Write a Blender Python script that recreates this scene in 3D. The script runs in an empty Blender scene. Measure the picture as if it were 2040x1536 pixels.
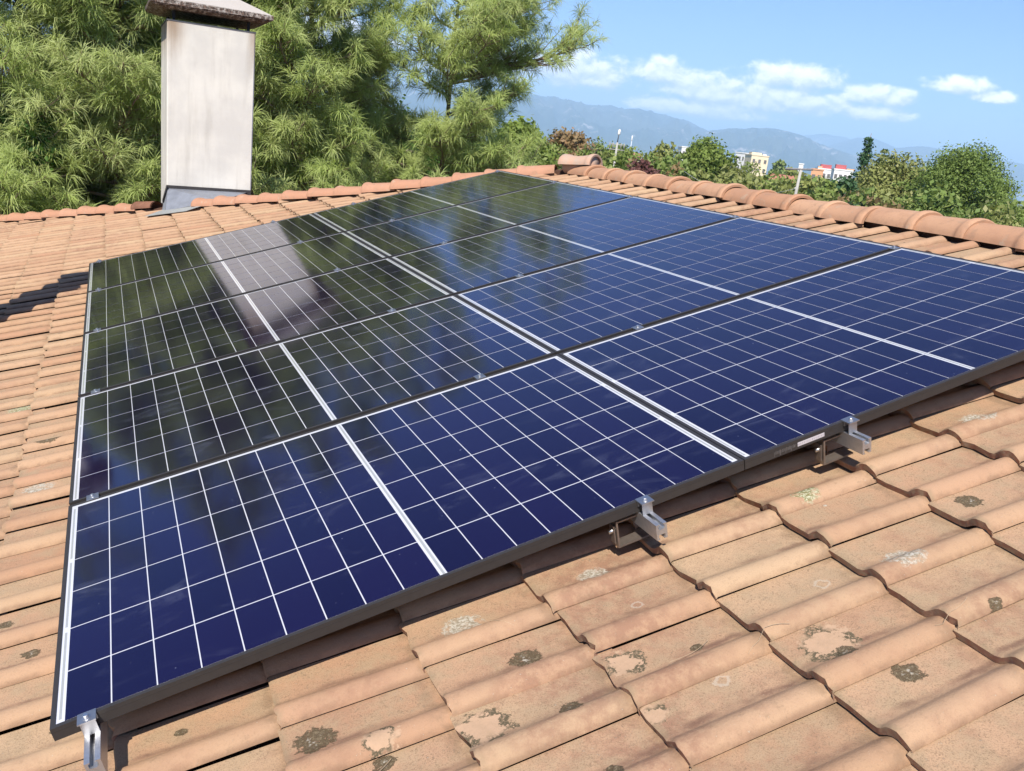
import bpy, bmesh, math, random
import numpy as np
from mathutils import Vector, Matrix

random.seed(7)
RNG = np.random.default_rng(7)
C = bpy.context.scene.collection
R = math.radians
D = bpy.data

# ------------------------------------------------------------------ camera
EYE = (0.11654, -1.67367, 1.23383)
cam_data = D.cameras.new("camera")
cam = D.objects.new("camera", cam_data)
C.objects.link(cam)
rx, up, bk = (0.905195, -0.410006, 0.111883), (0.014132, 0.292150, 0.956268), (-0.424762, -0.864028, 0.270247)
cam.matrix_world = Matrix(((rx[0], up[0], bk[0], EYE[0]), (rx[1], up[1], bk[1], EYE[1]),
                           (rx[2], up[2], bk[2], EYE[2]), (0, 0, 0, 1)))
cam_data.sensor_width = 36.0
cam_data.sensor_fit = 'HORIZONTAL'
cam_data.lens = 30.257
cam_data.clip_start = 0.05
cam_data.clip_end = 60000
bpy.context.scene.camera = cam

# ------------------------------------------------------------------ node helper
class NT:
    def __init__(s, tree):
        s.t = tree
    def n(s, typ, ins=None, **props):
        nd = s.t.nodes.new(typ)
        for k, v in props.items():
            setattr(nd, k, v)
        for k, v in (ins or {}).items():
            sock = nd.inputs[k]
            if isinstance(v, bpy.types.NodeSocket):
                s.t.links.new(v, sock)
            elif isinstance(v, bpy.types.Node):
                s.t.links.new(v.outputs[0], sock)
            else:
                if sock.type == 'RGBA' and len(v) == 3:
                    v = (*v, 1)
                sock.default_value = v
        return nd
    def math(s, op, a, b=0.0, c=None, clamp=False):
        ins = {0: a, 1: b}
        if c is not None:
            ins[2] = c
        return s.n('ShaderNodeMath', ins, operation=op, use_clamp=clamp).outputs[0]
    def mix(s, f, a, b, blend='MIX'):
        nd = s.n('ShaderNodeMix', None, data_type='RGBA', blend_type=blend)
        for i, v in ((0, f), (6, a), (7, b)):
            if isinstance(v, bpy.types.NodeSocket):
                s.t.links.new(v, nd.inputs[i])
            else:
                if i and len(v) == 3:
                    v = (*v, 1)
                nd.inputs[i].default_value = v
        return nd.outputs[2]
    def ramp(s, f, stops):
        nd = s.n('ShaderNodeMapRange', {0: f, 1: stops[0], 2: stops[1], 3: 0.0, 4: 1.0}, interpolation_type='SMOOTHSTEP')
        return nd.outputs[0]
    def noise(s, vec, scale, detail=3, rough=0.55, dist=0.0):
        return s.n('ShaderNodeTexNoise', {'Vector': vec, 'Scale': scale, 'Detail': detail, 'Roughness': rough, 'Distortion': dist}).outputs[0]
    def bump(s, h, strength, dist):
        return s.n('ShaderNodeBump', {'Height': h, 'Strength': strength, 'Distance': dist}).outputs[0]

def new_mat(name):
    m = D.materials.new(name)
    m.use_nodes = True
    m.node_tree.nodes.clear()
    t = NT(m.node_tree)
    t.out = t.n('ShaderNodeOutputMaterial')
    return m, t

def finish(t, shader):
    t.t.links.new(shader.outputs[0], t.out.inputs[0])

def pbsdf(t, color, rough=0.7, normal=None, metal=0.0, spec=0.5, ior=1.45, **kw):
    ins = {'Base Color': color, 'Roughness': rough, 'Metallic': metal, 'Specular IOR Level': spec, 'IOR': ior}
    if normal is not None:
        ins['Normal'] = normal
    ins.update(kw)
    return t.n('ShaderNodeBsdfPrincipled', ins)

# ------------------------------------------------------------------ world, sun, exposure
SUN_EL, SUN_AZ = R(49.35), R(-142.98)      # azimuth from +Y towards +X
world = D.worlds.new("World")
bpy.context.scene.world = world
world.use_nodes = True
world.node_tree.nodes.clear()
w = NT(world.node_tree)
wout = w.n('ShaderNodeOutputWorld')
sky = w.n('ShaderNodeTexSky', sky_type='NISHITA', sun_disc=False, sun_elevation=SUN_EL, sun_rotation=SUN_AZ,
          altitude=50, air_density=1.0, dust_density=0.35, ozone_density=3.0)
SKY_K = 0.105
geo = w.n('ShaderNodeTexCoord')
sep = w.n('ShaderNodeSeparateXYZ', {0: geo.outputs['Generated']})
az = w.math('MULTIPLY', w.math('ARCTAN2', sep.outputs[0], sep.outputs[1]), 57.2958)
el = w.math('MULTIPLY', w.math('ARCSINE', sep.outputs[2]), 57.2958)
# cumulus low over the hills: (azimuth, elevation, half width, half height)
CLOUDS = [(28.0, 4.5, 2.9, 1.15), (22.5, 4.2, 3.6, 1.1), (33.1, 5.1, 1.5, .85), (36.0, 4.3, 2.6, 1.0), (40.9, 5.5, 2.5, .85),
          (40.5, 4.1, 4.2, .85), (36.0, 3.2, 4.0, .60), (45.8, 4.9, 2.0, .62), (46.0, 3.9, 1.8, .50),
          (50.1, 5.8, 1.6, .52), (52.0, 5.35, 1.1, .36), (10.0, 4.8, 6.0, 1.2),
          (-20, 5.0, 9, 1.2), (72, 5.0, 8, 1.0), (110, 4.8, 10, 1.2), (165, 5.0, 12, 1.2), (-75, 4.9, 12, 1.2), (-135, 5.0, 12, 1.2)]
def cloud_density(da, de):
    a = w.math('ADD', az, da)
    e = w.math('ADD', el, de)
    env = None
    for (ca_, ce_, wa, we) in CLOUDS:
        x = w.math('DIVIDE', w.math('SUBTRACT', a, ca_), wa * 1.15)
        y0 = w.math('SUBTRACT', e, ce_)
        # flatter underside than top
        y = w.math('DIVIDE', w.math('MAXIMUM', y0, w.math('MULTIPLY', y0, -1.7)), we * 1.2)
        r2 = w.math('ADD', w.math('MULTIPLY', x, x), w.math('MULTIPLY', y, y))
        g = w.math('SUBTRACT', 1.0, r2)
        env = g if env is None else w.math('SMOOTH_MAX', env, g, 0.25)
    v = w.n('ShaderNodeCombineXYZ', {0: a, 1: w.math('MULTIPLY', e, 1.35), 2: 0.0}).outputs[0]
    n1 = w.noise(v, 0.85, 7, 0.60, 0.25)
    dens = w.math('ADD', w.math('MULTIPLY', env, 0.95), w.math('MULTIPLY', w.math('SUBTRACT', n1, 0.47), 3.2))
    return w.math('MAXIMUM', dens, -1.0)
d0 = cloud_density(0.0, 0.0)
d1 = cloud_density(-0.22, 0.40)
mask = w.math('MULTIPLY', w.ramp(d0, (-0.40, 0.75)), 0.95)
lit = w.ramp(w.math('SUBTRACT', d0, d1), (-0.85, 1.0))
cloud_col = w.mix(lit, (4.9, 5.6, 6.9), (11.0, 10.7, 10.7))
skyblue = w.mix(1.0, sky.outputs[0], (0.60, 0.71, 0.96), 'MULTIPLY')
skycol = w.mix(mask, skyblue, cloud_col)
bg = w.n('ShaderNodeBackground', {'Color': skycol, 'Strength': SKY_K})
world.node_tree.links.new(bg.outputs[0], wout.inputs[0])

sun_data = D.lights.new("sun", 'SUN')
sun_data.energy = 4.6
sun_data.angle = R(0.53)
sun_data.color = (1.0, 0.93, 0.84)
sun = D.objects.new("sun", sun_data)
C.objects.link(sun)
sdir = Vector((math.sin(SUN_AZ) * math.cos(SUN_EL), math.cos(SUN_AZ) * math.cos(SUN_EL), math.sin(SUN_EL)))
sun.rotation_euler = sdir.to_track_quat('Z', 'Y').to_euler()
sun.location = (-10, -12, 25)

sc = bpy.context.scene
sc.view_settings.view_transform = 'Standard'
sc.view_settings.look = 'None'
sc.view_settings.gamma = 1.0
sc.view_settings.use_curve_mapping = False
sc.view_settings.exposure = 0.85
sc.cycles.max_bounces = 8
sc.cycles.transparent_max_bounces = 8
sc.cycles.volume_bounces = 0
sc.cycles.use_denoising = True

# ------------------------------------------------------------------ frame of the roof slope
AL = R(16.581)
CA, SA = math.cos(AL), math.sin(AL)
ROOF_ROT = Matrix(((CA, 0, -SA), (0, 1, 0), (SA, 0, CA)))
def P(u, v, h=0.0):
    """point on the main slope: u up the slope, v along the ridge, h off the plane of the module glass"""
    return Vector((u * CA - h * SA, v, u * SA + h * CA))
def roof_mat(u, v, h):
    return Matrix.Translation(P(u, v, h)) @ ROOF_ROT.to_4x4()

# ------------------------------------------------------------------ mesh helpers
class MB:
    def __init__(s):
        s.v = []; s.f = []; s.m = []; s.smooth = []
    def add(s, vs, fs, mi=0, smooth=False):
        o = len(s.v)
        s.v += [tuple(p) for p in vs]
        for f in fs:
            s.f.append(tuple(o + i for i in f)); s.m.append(mi); s.smooth.append(smooth)
    def box(s, x0, x1, y0, y1, z0, z1, mi=0):
        vs = [(x, y, z) for z in (z0, z1) for y in (y0, y1) for x in (x0, x1)]
        s.add(vs, [(0, 2, 3, 1), (4, 5, 7, 6), (0, 1, 5, 4), (2, 6, 7, 3), (0, 4, 6, 2), (1, 3, 7, 5)], mi)
    def hexa(s, lo, hi, mi=0):
        """lo, hi: four points each, counter-clockwise from above"""
        s.add(list(lo) + list(hi), [(3, 2, 1, 0), (4, 5, 6, 7), (0, 1, 5, 4), (1, 2, 6, 5), (2, 3, 7, 6), (3, 0, 4, 7)], mi)
    def tube(s, pts, rads, n=7, mi=0, smooth=True, caps=True):
        pts = [Vector(p) for p in pts]
        if not hasattr(rads, '__len__'):
            rads = [rads] * len(pts)
        vs = []; fs = []
        ref = Vector((0.13, 0.31, 0.94))
        for i, p in enumerate(pts):
            t = (pts[min(i + 1, len(pts) - 1)] - pts[max(i - 1, 0)]).normalized()
            a = t.cross(ref)
            if a.length < 1e-3:
                a = t.cross(Vector((1, 0, 0)))
            a.normalize(); b = t.cross(a)
            for k in range(n):
                q = 2 * math.pi * k / n
                vs.append(p + (a * math.cos(q) + b * math.sin(q)) * rads[i])
        for i in range(len(pts) - 1):
            for k in range(n):
                fs.append((i * n + k, i * n + (k + 1) % n, (i + 1) * n + (k + 1) % n, (i + 1) * n + k))
        if caps:
            fs.append(tuple(range(n))[::-1]); fs.append(tuple((len(pts) - 1) * n + k for k in range(n)))
        s.add(vs, fs, mi, smooth)
    def prism(s, outline, x0, x1, axis='y', mi=0):
        """extrude a closed 2-D outline along an axis"""
        n = len(outline)
        mk = {'y': lambda a, b, t: (a, t, b), 'x': lambda a, b, t: (t, a, b), 'z': lambda a, b, t: (a, b, t)}[axis]
        vs = [mk(a, b, x0) for a, b in outline] + [mk(a, b, x1) for a, b in outline]
        fs = [(i, (i + 1) % n, n + (i + 1) % n, n + i) for i in range(n)]
        fs += [tuple(range(n))[::-1], tuple(range(n, 2 * n))]
        s.add(vs, fs, mi)
    def mesh(s, name, mats):
        me = D.meshes.new(name)
        me.from_pydata(s.v, [], s.f)
        for m in (mats if isinstance(mats, (list, tuple)) else [mats]):
            me.materials.append(m)
        me.polygons.foreach_set('material_index', s.m)
        me.polygons.foreach_set('use_smooth', s.smooth)
        bm = bmesh.new(); bm.from_mesh(me)
        bmesh.ops.recalc_face_normals(bm, faces=bm.faces)
        bm.to_mesh(me); bm.free()
        me.update()
        return me

def link(name, me, parent=None, mat=None):
    o = D.objects.new(name, me)
    C.objects.link(o)
    if parent is not None:
        o.parent = parent
    if mat is not None:
        o.matrix_local = mat
    return o
def part(name, mb, mats, parent, mat=None):
    return link(name, mb.mesh(name, mats), parent, mat)
def thing(name, label, cat, mat=None, group=None, loc=None):
    o = D.objects.new(name, None)
    C.objects.link(o)
    o.empty_display_size = 0.2
    if mat is not None:
        o.matrix_world = mat
    if loc is not None:
        o.location = loc
    return tag(o, label, cat, group)
def tag(o, label, cat, group=None):
    o['label'] = label; o['category'] = cat
    if group:
        o['group'] = group
    return o
def structure(o):
    o['kind'] = 'structure'; return o
def stuff(o):
    o['kind'] = 'stuff'; return o

def tri_mesh(name, verts, tris, mat, extra=None):
    """fast mesh from numpy arrays"""
    me = D.meshes.new(name)
    nv, nt = len(verts), len(tris)
    me.vertices.add(nv); me.vertices.foreach_set('co', np.ascontiguousarray(verts, np.float32).ravel())
    me.loops.add(nt * 3); me.loops.foreach_set('vertex_index', np.ascontiguousarray(tris, np.int32).ravel())
    me.polygons.add(nt); me.polygons.foreach_set('loop_start', np.arange(0, nt * 3, 3, dtype=np.int32))
    me.materials.append(mat)
    if extra is not None:
        at = me.attributes.new('tint', 'FLOAT', 'POINT')
        at.data.foreach_set('value', np.ascontiguousarray(extra, np.float32))
    me.update(); me.validate()
    return me

# ------------------------------------------------------------------ materials
def make_tile_material(per_island):
    m, t = new_mat("terracotta_tile_field" if per_island else "terracotta_tile")
    g = t.n('ShaderNodeNewGeometry'); pos = g.outputs['Position']
    rnd = g.outputs['Random Per Island'] if per_island else t.n('ShaderNodeObjectInfo').outputs['Random']
    uv = t.n('ShaderNodeUVMap', uv_map='UVMap').outputs[0]
    s = t.n('ShaderNodeSeparateXYZ', {0: uv}); U, V = s.outputs[0], s.outputs[1]     # metres along and across the tile
    base = t.mix(rnd, (0.372, 0.228, 0.142), (0.420, 0.272, 0.176))
    r2 = t.math('FRACT', t.math('MULTIPLY', rnd, 17.3))
    base = t.mix(t.math('MULTIPLY', t.ramp(r2, (0.62, 1.0)), 0.45), base, (0.345, 0.165, 0.100))
    base = t.mix(t.math('MULTIPLY', t.ramp(t.math('FRACT', t.math('MULTIPLY', rnd, 7.7)), (0.55, 1.0)), 0.5), base, (0.43, 0.315, 0.20))
    big = t.noise(pos, 2.6, 4, 0.6)
    base = t.mix(t.math('MULTIPLY', t.ramp(big, (0.42, 0.72)), 0.5), base, (0.315, 0.185, 0.122))
    # broad reddish dark weathering over groups of tiles
    red = t.math('MULTIPLY', t.ramp(t.noise(pos, 1.3, 5, 0.7), (0.50, 0.68)), t.ramp(t.noise(pos, 30, 4, 0.7), (0.35, 0.62)))
    base = t.mix(t.math('MULTIPLY', red, 0.62), base, (0.225, 0.115, 0.078))
    # patchy weathered pan: sandy grey wash with fine dark grains
    pan = t.ramp(V, (0.070, 0.105))
    med = t.noise(pos, 13, 5, 0.65)
    wash = t.math('MULTIPLY', t.ramp(med, (0.40, 0.66)), t.math('ADD', t.math('MULTIPLY', pan, 0.55), 0.15))
    base = t.mix(wash, base, (0.335, 0.245, 0.158))
    fine = t.noise(pos, 170, 4, 0.8)
    fmask = t.noise(pos, 24, 4, 0.6)
    grains = t.math('MULTIPLY', t.ramp(fine, (0.53, 0.66)), t.math('MULTIPLY', t.ramp(fmask, (0.36, 0.62)), t.math('ADD', t.math('MULTIPLY', pan, 0.6), 0.3)))
    base = t.mix(grains, base, (0.150, 0.100, 0.062))
    f2 = t.noise(pos, 330, 2, 0.7)
    base = t.mix(t.math('MULTIPLY', t.ramp(f2, (0.50, 0.66)), t.math('ADD', t.math('MULTIPLY', pan, 0.42), 0.16)), base, (0.20, 0.135, 0.085))
    pale = t.math('MULTIPLY', t.ramp(t.noise(pos, 170, 2, 0.6), (0.70, 0.76)), 0.55)
    base = t.mix(pale, base, (0.46, 0.40, 0.33))
    # water stain where the roll meets the pan, and grime at the roll foot
    wob = t.math('MULTIPLY', t.math('SUBTRACT', t.noise(pos, 14, 5, 0.65), 0.5), 0.030)
    ch = t.math('ABSOLUTE', t.math('SUBTRACT', t.math('ADD', V, wob), 0.090))
    st = t.math('MULTIPLY', t.ramp(t.math('ADD', ch, t.math('MULTIPLY', t.math('SUBTRACT', fine, 0.5), 0.02)), (0.014, 0.0)), t.ramp(t.noise(pos, 5, 3, 0.6), (0.38, 0.66)))
    base = t.mix(t.math('MULTIPLY', st, 0.75), base, (0.130, 0.070, 0.052))
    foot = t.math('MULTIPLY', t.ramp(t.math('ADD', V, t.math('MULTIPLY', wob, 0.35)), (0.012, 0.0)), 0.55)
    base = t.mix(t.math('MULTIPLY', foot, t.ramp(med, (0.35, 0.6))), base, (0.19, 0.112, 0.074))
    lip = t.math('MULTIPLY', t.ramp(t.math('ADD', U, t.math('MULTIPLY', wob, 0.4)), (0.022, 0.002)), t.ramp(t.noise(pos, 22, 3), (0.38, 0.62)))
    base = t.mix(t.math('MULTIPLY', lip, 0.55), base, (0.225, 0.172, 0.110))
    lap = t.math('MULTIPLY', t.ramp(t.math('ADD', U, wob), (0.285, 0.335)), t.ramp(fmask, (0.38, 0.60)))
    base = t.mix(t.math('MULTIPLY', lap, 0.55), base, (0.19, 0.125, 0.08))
    mot = t.math('MULTIPLY', t.ramp(t.noise(pos, 55, 5, 0.75), (0.54, 0.70)), t.ramp(t.noise(pos, 7, 3), (0.40, 0.62)))
    base = t.mix(t.math('MULTIPLY', mot, 0.45), base, (0.205, 0.140, 0.088))
    # the broken front edge: darker fired clay
    front = t.ramp(U, (0.0008, -0.0008))
    fr = t.mix(t.ramp(t.noise(pos, 60, 3), (0.4, 0.65)), (0.33, 0.165, 0.115), (0.36, 0.26, 0.18))
    base = t.mix(t.math('MULTIPLY', front, 0.8), base, fr)
    hgt = t.math('ADD', t.math('MULTIPLY', fine, 0.5), t.math('MULTIPLY', med, 1.0))
    if not per_island:
        # lichen crusts and peeled skins: each tile carries up to two, as its own properties
        for k in ('a', 'b'):
            sx, sy, sr, kind = [t.n('ShaderNodeAttribute', attribute_type='OBJECT', attribute_name='spot_%s_%s' % (q, k)).outputs['Fac'] for q in ('x', 'y', 'r', 'k')]
            dx = t.math('SUBTRACT', U, sx); dy = t.math('SUBTRACT', V, sy)
            dx = t.math('MULTIPLY', dx, 0.82)
            d = t.math('SQRT', t.math('ADD', t.math('MULTIPLY', dx, dx), t.math('MULTIPLY', dy, dy)))
            q = t.math('DIVIDE', d, t.math('MAXIMUM', sr, 0.0005))
            n1 = t.noise(pos, 42, 5, 0.7); n2 = t.noise(pos, 130, 4, 0.75); n3 = t.noise(pos, 85, 4, 0.7)
            q = t.math('ADD', q, t.math('MULTIPLY', t.math('SUBTRACT', n1, 0.5), 1.9))
            inside = t.math('MULTIPLY', t.ramp(q, (1.0, 0.86)), t.ramp(sr, (0.001, 0.002)))
            is_ = lambda a: t.math('COMPARE', kind, float(a), 0.3)
            # 0 dark crust, pale flecks towards the middle
            c0 = t.mix(t.ramp(n2, (0.50, 0.66)), (0.075, 0.058, 0.033), (0.185, 0.150, 0.098))
            c0 = t.mix(t.math('MULTIPLY', t.ramp(n3, (0.52, 0.60)), t.ramp(q, (0.62, 0.1))), c0, (0.37, 0.345, 0.30))
            m0 = t.math('MULTIPLY', t.math('MULTIPLY', inside, t.ramp(n2, (0.30, 0.46))), 0.9)
            # 1 peeled patch: clean pale pink clay, ragged dark rim on one side
            rimq = t.math('ADD', q, t.math('MULTIPLY', t.math('SUBTRACT', n3, 0.5), 0.9))
            rim = t.math('MULTIPLY', t.ramp(rimq, (0.62, 0.70)), t.ramp(t.noise(pos, 17, 2), (0.40, 0.52)))
            c1 = t.mix(t.math('MULTIPLY', rim, t.ramp(n2, (0.30, 0.5))), t.mix(t.ramp(n1, (0.35, 0.7)), (0.415, 0.275, 0.185), (0.37, 0.25, 0.165)), (0.095, 0.076, 0.047))
            # 2 white dusty crust
            c2 = t.mix(t.ramp(n2, (0.40, 0.6)), (0.235, 0.195, 0.142), (0.45, 0.415, 0.36))
            m2 = t.math('MULTIPLY', inside, t.ramp(n1, (0.30, 0.55)))
            # 3 thin pale ring
            ring = t.math('MULTIPLY', t.math('MULTIPLY', t.ramp(q, (0.55, 0.7)), t.ramp(q, (1.1, 0.95))), t.ramp(sr, (0.001, 0.002)))
            # 4 greenish lichen
            c4 = t.mix(t.ramp(n2, (0.42, 0.6)), (0.15, 0.142, 0.058), (0.42, 0.42, 0.30))
            base = t.mix(t.math('MULTIPLY', m0, is_(0)), base, c0)
            base = t.mix(t.math('MULTIPLY', inside, is_(1)), base, c1)
            base = t.mix(t.math('MULTIPLY', m2, is_(2)), base, c2)
            base = t.mix(t.math('MULTIPLY', t.math('MULTIPLY', ring, 0.42), is_(3)), base, (0.44, 0.39, 0.33))
            base = t.mix(t.math('MULTIPLY', m2, is_(4)), base, c4)
            hgt = t.math('ADD', hgt, t.math('MULTIPLY', t.math('MULTIPLY', m0, is_(0)), t.math('MULTIPLY', n2, 1.5)))
    base = t.mix(1.0, base, (0.970, 0.972, 0.925), 'MULTIPLY')
    nrm = t.bump(hgt, 0.8, 0.0032)
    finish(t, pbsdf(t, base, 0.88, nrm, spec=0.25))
    return m

def clay_material(name, c1, c2, dirt=0.4):
    m, t = new_mat(name)
    g = t.n('ShaderNodeNewGeometry'); pos = g.outputs['Position']
    rnd = t.n('ShaderNodeObjectInfo').outputs['Random']
    base = t.mix(rnd, c1, c2)
    base = t.mix(t.math('MULTIPLY', t.ramp(t.noise(pos, 6, 5, 0.6), (0.42, 0.7)), dirt), base, (0.31, 0.17, 0.105))
    w2 = t.noise(pos, 22, 5, 0.7)
    base = t.mix(t.math('MULTIPLY', t.ramp(w2, (0.50, 0.68)), 0.5), base, (0.26, 0.165, 0.105))
    base = t.mix(t.math('MULTIPLY', t.ramp(t.noise(pos, 11, 4, 0.65), (0.58, 0.70)), 0.45), base, (0.44, 0.34, 0.245))
    f = t.noise(pos, 120, 3, 0.7)
    base = t.mix(t.math('MULTIPLY', t.ramp(f, (0.58, 0.72)), 0.35), base, (0.20, 0.125, 0.08))
    finish(t, pbsdf(t, base, 0.85, t.bump(f, 0.4, 0.002), spec=0.25))
    return m

def plain(name, col, rough=0.7, metal=0.0, spec=0.5, noise=0.12, scale=30, col2=None, bump=0.0):
    m, t = new_mat(name)
    pos = t.n('ShaderNodeNewGeometry').outputs['Position']
    n1 = t.noise(pos, scale, 4, 0.6)
    c2 = col2 or tuple(max(0.0, c * (1 - 2.5 * noise)) for c in col)
    base = t.mix(t.ramp(n1, (0.35, 0.75)), col, c2)
    nr = t.bump(n1, bump, 0.003) if bump else None
    finish(t, pbsdf(t, base, rough, nr, metal, spec))
    return m

TILE = make_tile_material(False)
TILE_FIELD = make_tile_material(True)
RIDGE_CLAY = clay_material("ridge_clay", (0.45, 0.270, 0.165), (0.375, 0.200, 0.115), 0.5)
HIP_CLAY = clay_material("hip_clay", (0.42, 0.232, 0.148), (0.385, 0.20, 0.122), 0.4)
OLD_CLAY = plain("old_clay", (0.21, 0.102, 0.065), 0.9, spec=0.2, scale=9)
MORTAR = plain("mortar_cap_clay", (0.43, 0.275, 0.195), 0.9, spec=0.2, scale=14, col2=(0.36, 0.29, 0.23), bump=0.4)
UNDERLAY = plain("dark_underlay", (0.10, 0.055, 0.038), 0.95, spec=0.1, scale=12, bump=0.3)
ALU = plain("aluminium", (0.42, 0.43, 0.45), 0.45, 0.95, noise=0.05, scale=60)
ALU_CUT = plain("aluminium_cut", (0.60, 0.60, 0.60), 0.46, 0.92, noise=0.05, scale=90)
STEEL = plain("bolt_steel", (0.60, 0.60, 0.60), 0.28, 0.95, noise=0.05, scale=80)
FRAME = plain("black_anodised", (0.040, 0.036, 0.034), 0.48, 0.25, spec=0.6, noise=0.05, scale=40)
BRACKET = plain("galvanised_bracket", (0.30, 0.25, 0.21), 0.42, 0.75, noise=0.08, scale=50)  # galvanised steel; the tiles' tan reflection is put into the base colour
LEAD = plain("lead_sheet", (0.225, 0.24, 0.27), 0.5, 0.25, noise=0.10, scale=8, bump=0.2)
MASTIC = plain("bitumen_strip", (0.045, 0.042, 0.042), 0.8, spec=0.3, scale=20)
CAPIRON = plain("black_iron", (0.015, 0.013, 0.012), 0.7, noise=0.1)

def glassed(name, base_fn, rough=0.09, ior=1.30, tint=(1, 1, 1), coat=1.0):
    """a layer of the laminate under its own flat glass: body colour plus the mirror of the front glass"""
    m, t = new_mat(name)
    pos = t.n('ShaderNodeNewGeometry').outputs['Position']
    base = base_fn(t, pos)
    # dust film and wiped smears
    sm = t.noise(t.n('ShaderNodeMapping', {'Vector': pos, 'Scale': (1.0, 2.6, 1.0), 'Rotation': (0, 0, 0.5)}).outputs[0], 3.1, 5, 0.62, 1.2)
    film = t.math('MULTIPLY', t.ramp(sm, (0.54, 0.86)), 0.14)
    dots = t.math('MULTIPLY', t.ramp(t.noise(pos, 95, 1, 0.4), (0.80, 0.83)), 0.30)
    base = t.mix(t.math('ADD', t.math('MAXIMUM', film, dots), 0.004), base, (0.28, 0.31, 0.40))
    r = t.math('ADD', rough, t.math('MULTIPLY', film, 0.8))
    finish(t, pbsdf(t, base, r, None, spec=0.5, ior=ior, **{'Specular Tint': (*tint, 1), 'Coat Weight': coat, 'Coat IOR': 1.30, 'Coat Roughness': rough}))
    return m
def cell_base(t, pos):
    rnd = t.n('ShaderNodeObjectInfo').outputs['Random']
    a = t.mix(rnd, (0.0030, 0.0013, 0.0100), (0.0054, 0.0024, 0.0185))
    return a
CELL = glassed("silicon_cell", cell_base, 0.085, 1.66, (0.17, 0.17, 1.0), 0.42)      # blue anti-reflective coating
BACKSHEET = glassed("white_backsheet", lambda t, pos: t.mix(0.0, (0.52, 0.53, 0.56), (1, 1, 1)))
RIBBON = glassed("tinned_ribbon", lambda t, pos: t.mix(t.noise(pos, 30, 2), (0.27, 0.28, 0.27), (0.33, 0.34, 0.33)))
def sticker_mat():
    m, t = new_mat("printed_sticker")
    uv = t.n('ShaderNodeTexCoord').outputs['Object']
    s = t.n('ShaderNodeSeparateXYZ', {0: uv})
    bars = t.math('GREATER_THAN', t.noise(t.n('ShaderNodeCombineXYZ', {0: s.outputs[0]}).outputs[0], 320, 1, 0.5), 0.52)
    band = t.math('MULTIPLY', t.math('GREATER_THAN', s.outputs[2], -0.0035), t.math('LESS_THAN', s.outputs[2], 0.0025))
    base = t.mix(t.math('MULTIPLY', t.math('MULTIPLY', bars, band), 0.5), (0.46, 0.43, 0.44), (0.16, 0.14, 0.15))
    finish(t, pbsdf(t, base, 0.5))
    return m
STICKER = sticker_mat()

def render_plaster():
    m, t = new_mat("chimney_render")
    g = t.n('ShaderNodeTexCoord'); obj = g.outputs['Object']
    s = t.n('ShaderNodeSeparateXYZ', {0: obj}); X, Z = s.outputs[0], s.outputs[2]
    base = t.mix(t.ramp(t.noise(obj, 2.2, 4, 0.55), (0.36, 0.68)), (0.555, 0.535, 0.485), (0.66, 0.635, 0.565))
    stre = t.noise(t.n('ShaderNodeMapping', {'Vector': obj, 'Scale': (1, 1, 0.10)}).outputs[0], 7.5, 5, 0.65)
    base = t.mix(t.math('MULTIPLY', t.ramp(stre, (0.46, 0.72)), 0.42), base, (0.40, 0.375, 0.325))
    # rust and soot run-down from the two top corners (object origin: front left foot at roof height, top at z = 1.8)
    top = t.ramp(t.math('ADD', Z, t.math('MULTIPLY', stre, 0.5)), (1.55, 2.10))
    left = t.ramp(X, (0.26, 0.04)); right = t.ramp(X, (0.80, 0.92))
    st = t.math('MULTIPLY', top, t.math('ADD', t.math('MULTIPLY', left, 0.85), t.math('MULTIPLY', right, 0.65)))
    base = t.mix(st, base, (0.27, 0.18, 0.105))
    pits = t.ramp(t.noise(t.n('ShaderNodeMapping', {'Vector': obj, 'Scale': (1, 1, 0.4)}).outputs[0], 60, 3, 0.7), (0.66, 0.74))
    base = t.mix(t.math('MULTIPLY', pits, 0.5), base, (0.27, 0.25, 0.22))
    finish(t, pbsdf(t, base, 0.9, t.bump(t.noise(obj, 40, 5, 0.65), 0.35, 0.006), spec=0.2))
    return m
PLASTER = render_plaster()
def cap_concrete():
    m, t = new_mat("cap_concrete")
    pos = t.n('ShaderNodeNewGeometry').outputs['Position']; nz = t.n('ShaderNodeSeparateXYZ', {0: t.n('ShaderNodeNewGeometry').outputs['Normal']}).outputs[2]
    base = t.mix(t.noise(pos, 5, 4), (0.37, 0.335, 0.30), (0.44, 0.41, 0.37))
    gr = t.noise(pos, 28, 5, 0.75)
    edge = t.ramp(nz, (0.75, 0.2))
    crust = t.math('MULTIPLY', edge, t.ramp(gr, (0.36, 0.52)))
    base = t.mix(crust, base, t.mix(t.ramp(t.noise(pos, 60, 3), (0.45, 0.6)), (0.060, 0.045, 0.037), (0.165, 0.105, 0.078)))
    finish(t, pbsdf(t, base, 0.92, t.bump(gr, 0.7, 0.012), spec=0.2))
    return m
CAPCON = cap_concrete()

def foliage(name, c1, c2, c3, trans=0.35, scale=1.2, tint=False):
    m, t = new_mat(name)
    g = t.n('ShaderNodeNewGeometry'); pos = g.outputs['Position']
    isl = g.outputs['Random Per Island']
    n = t.noise(pos, scale, 3, 0.6)
    base = t.mix(t.ramp(n, (0.36, 0.64)), c1, c2)
    base = t.mix(t.math('MULTIPLY', t.ramp(isl, (0.55, 1.0)), 0.6), base, c3)
    if tint:
        tn = t.n('ShaderNodeAttribute', attribute_name='tint').outputs['Fac']
        base = t.mix(t.math('MULTIPLY', t.ramp(tn, (0.4, 1.0)), 0.75), base, c3)
    d = pbsdf(t, base, 0.55, spec=0.3)
    tr = t.n('ShaderNodeBsdfTranslucent', {'Color': t.mix(0.25, base, (0.35, 0.40, 0.03), 'MIX')})
    mx = t.n('ShaderNodeMixShader', {0: trans, 1: d, 2: tr})
    finish(t, mx)
    return m
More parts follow.
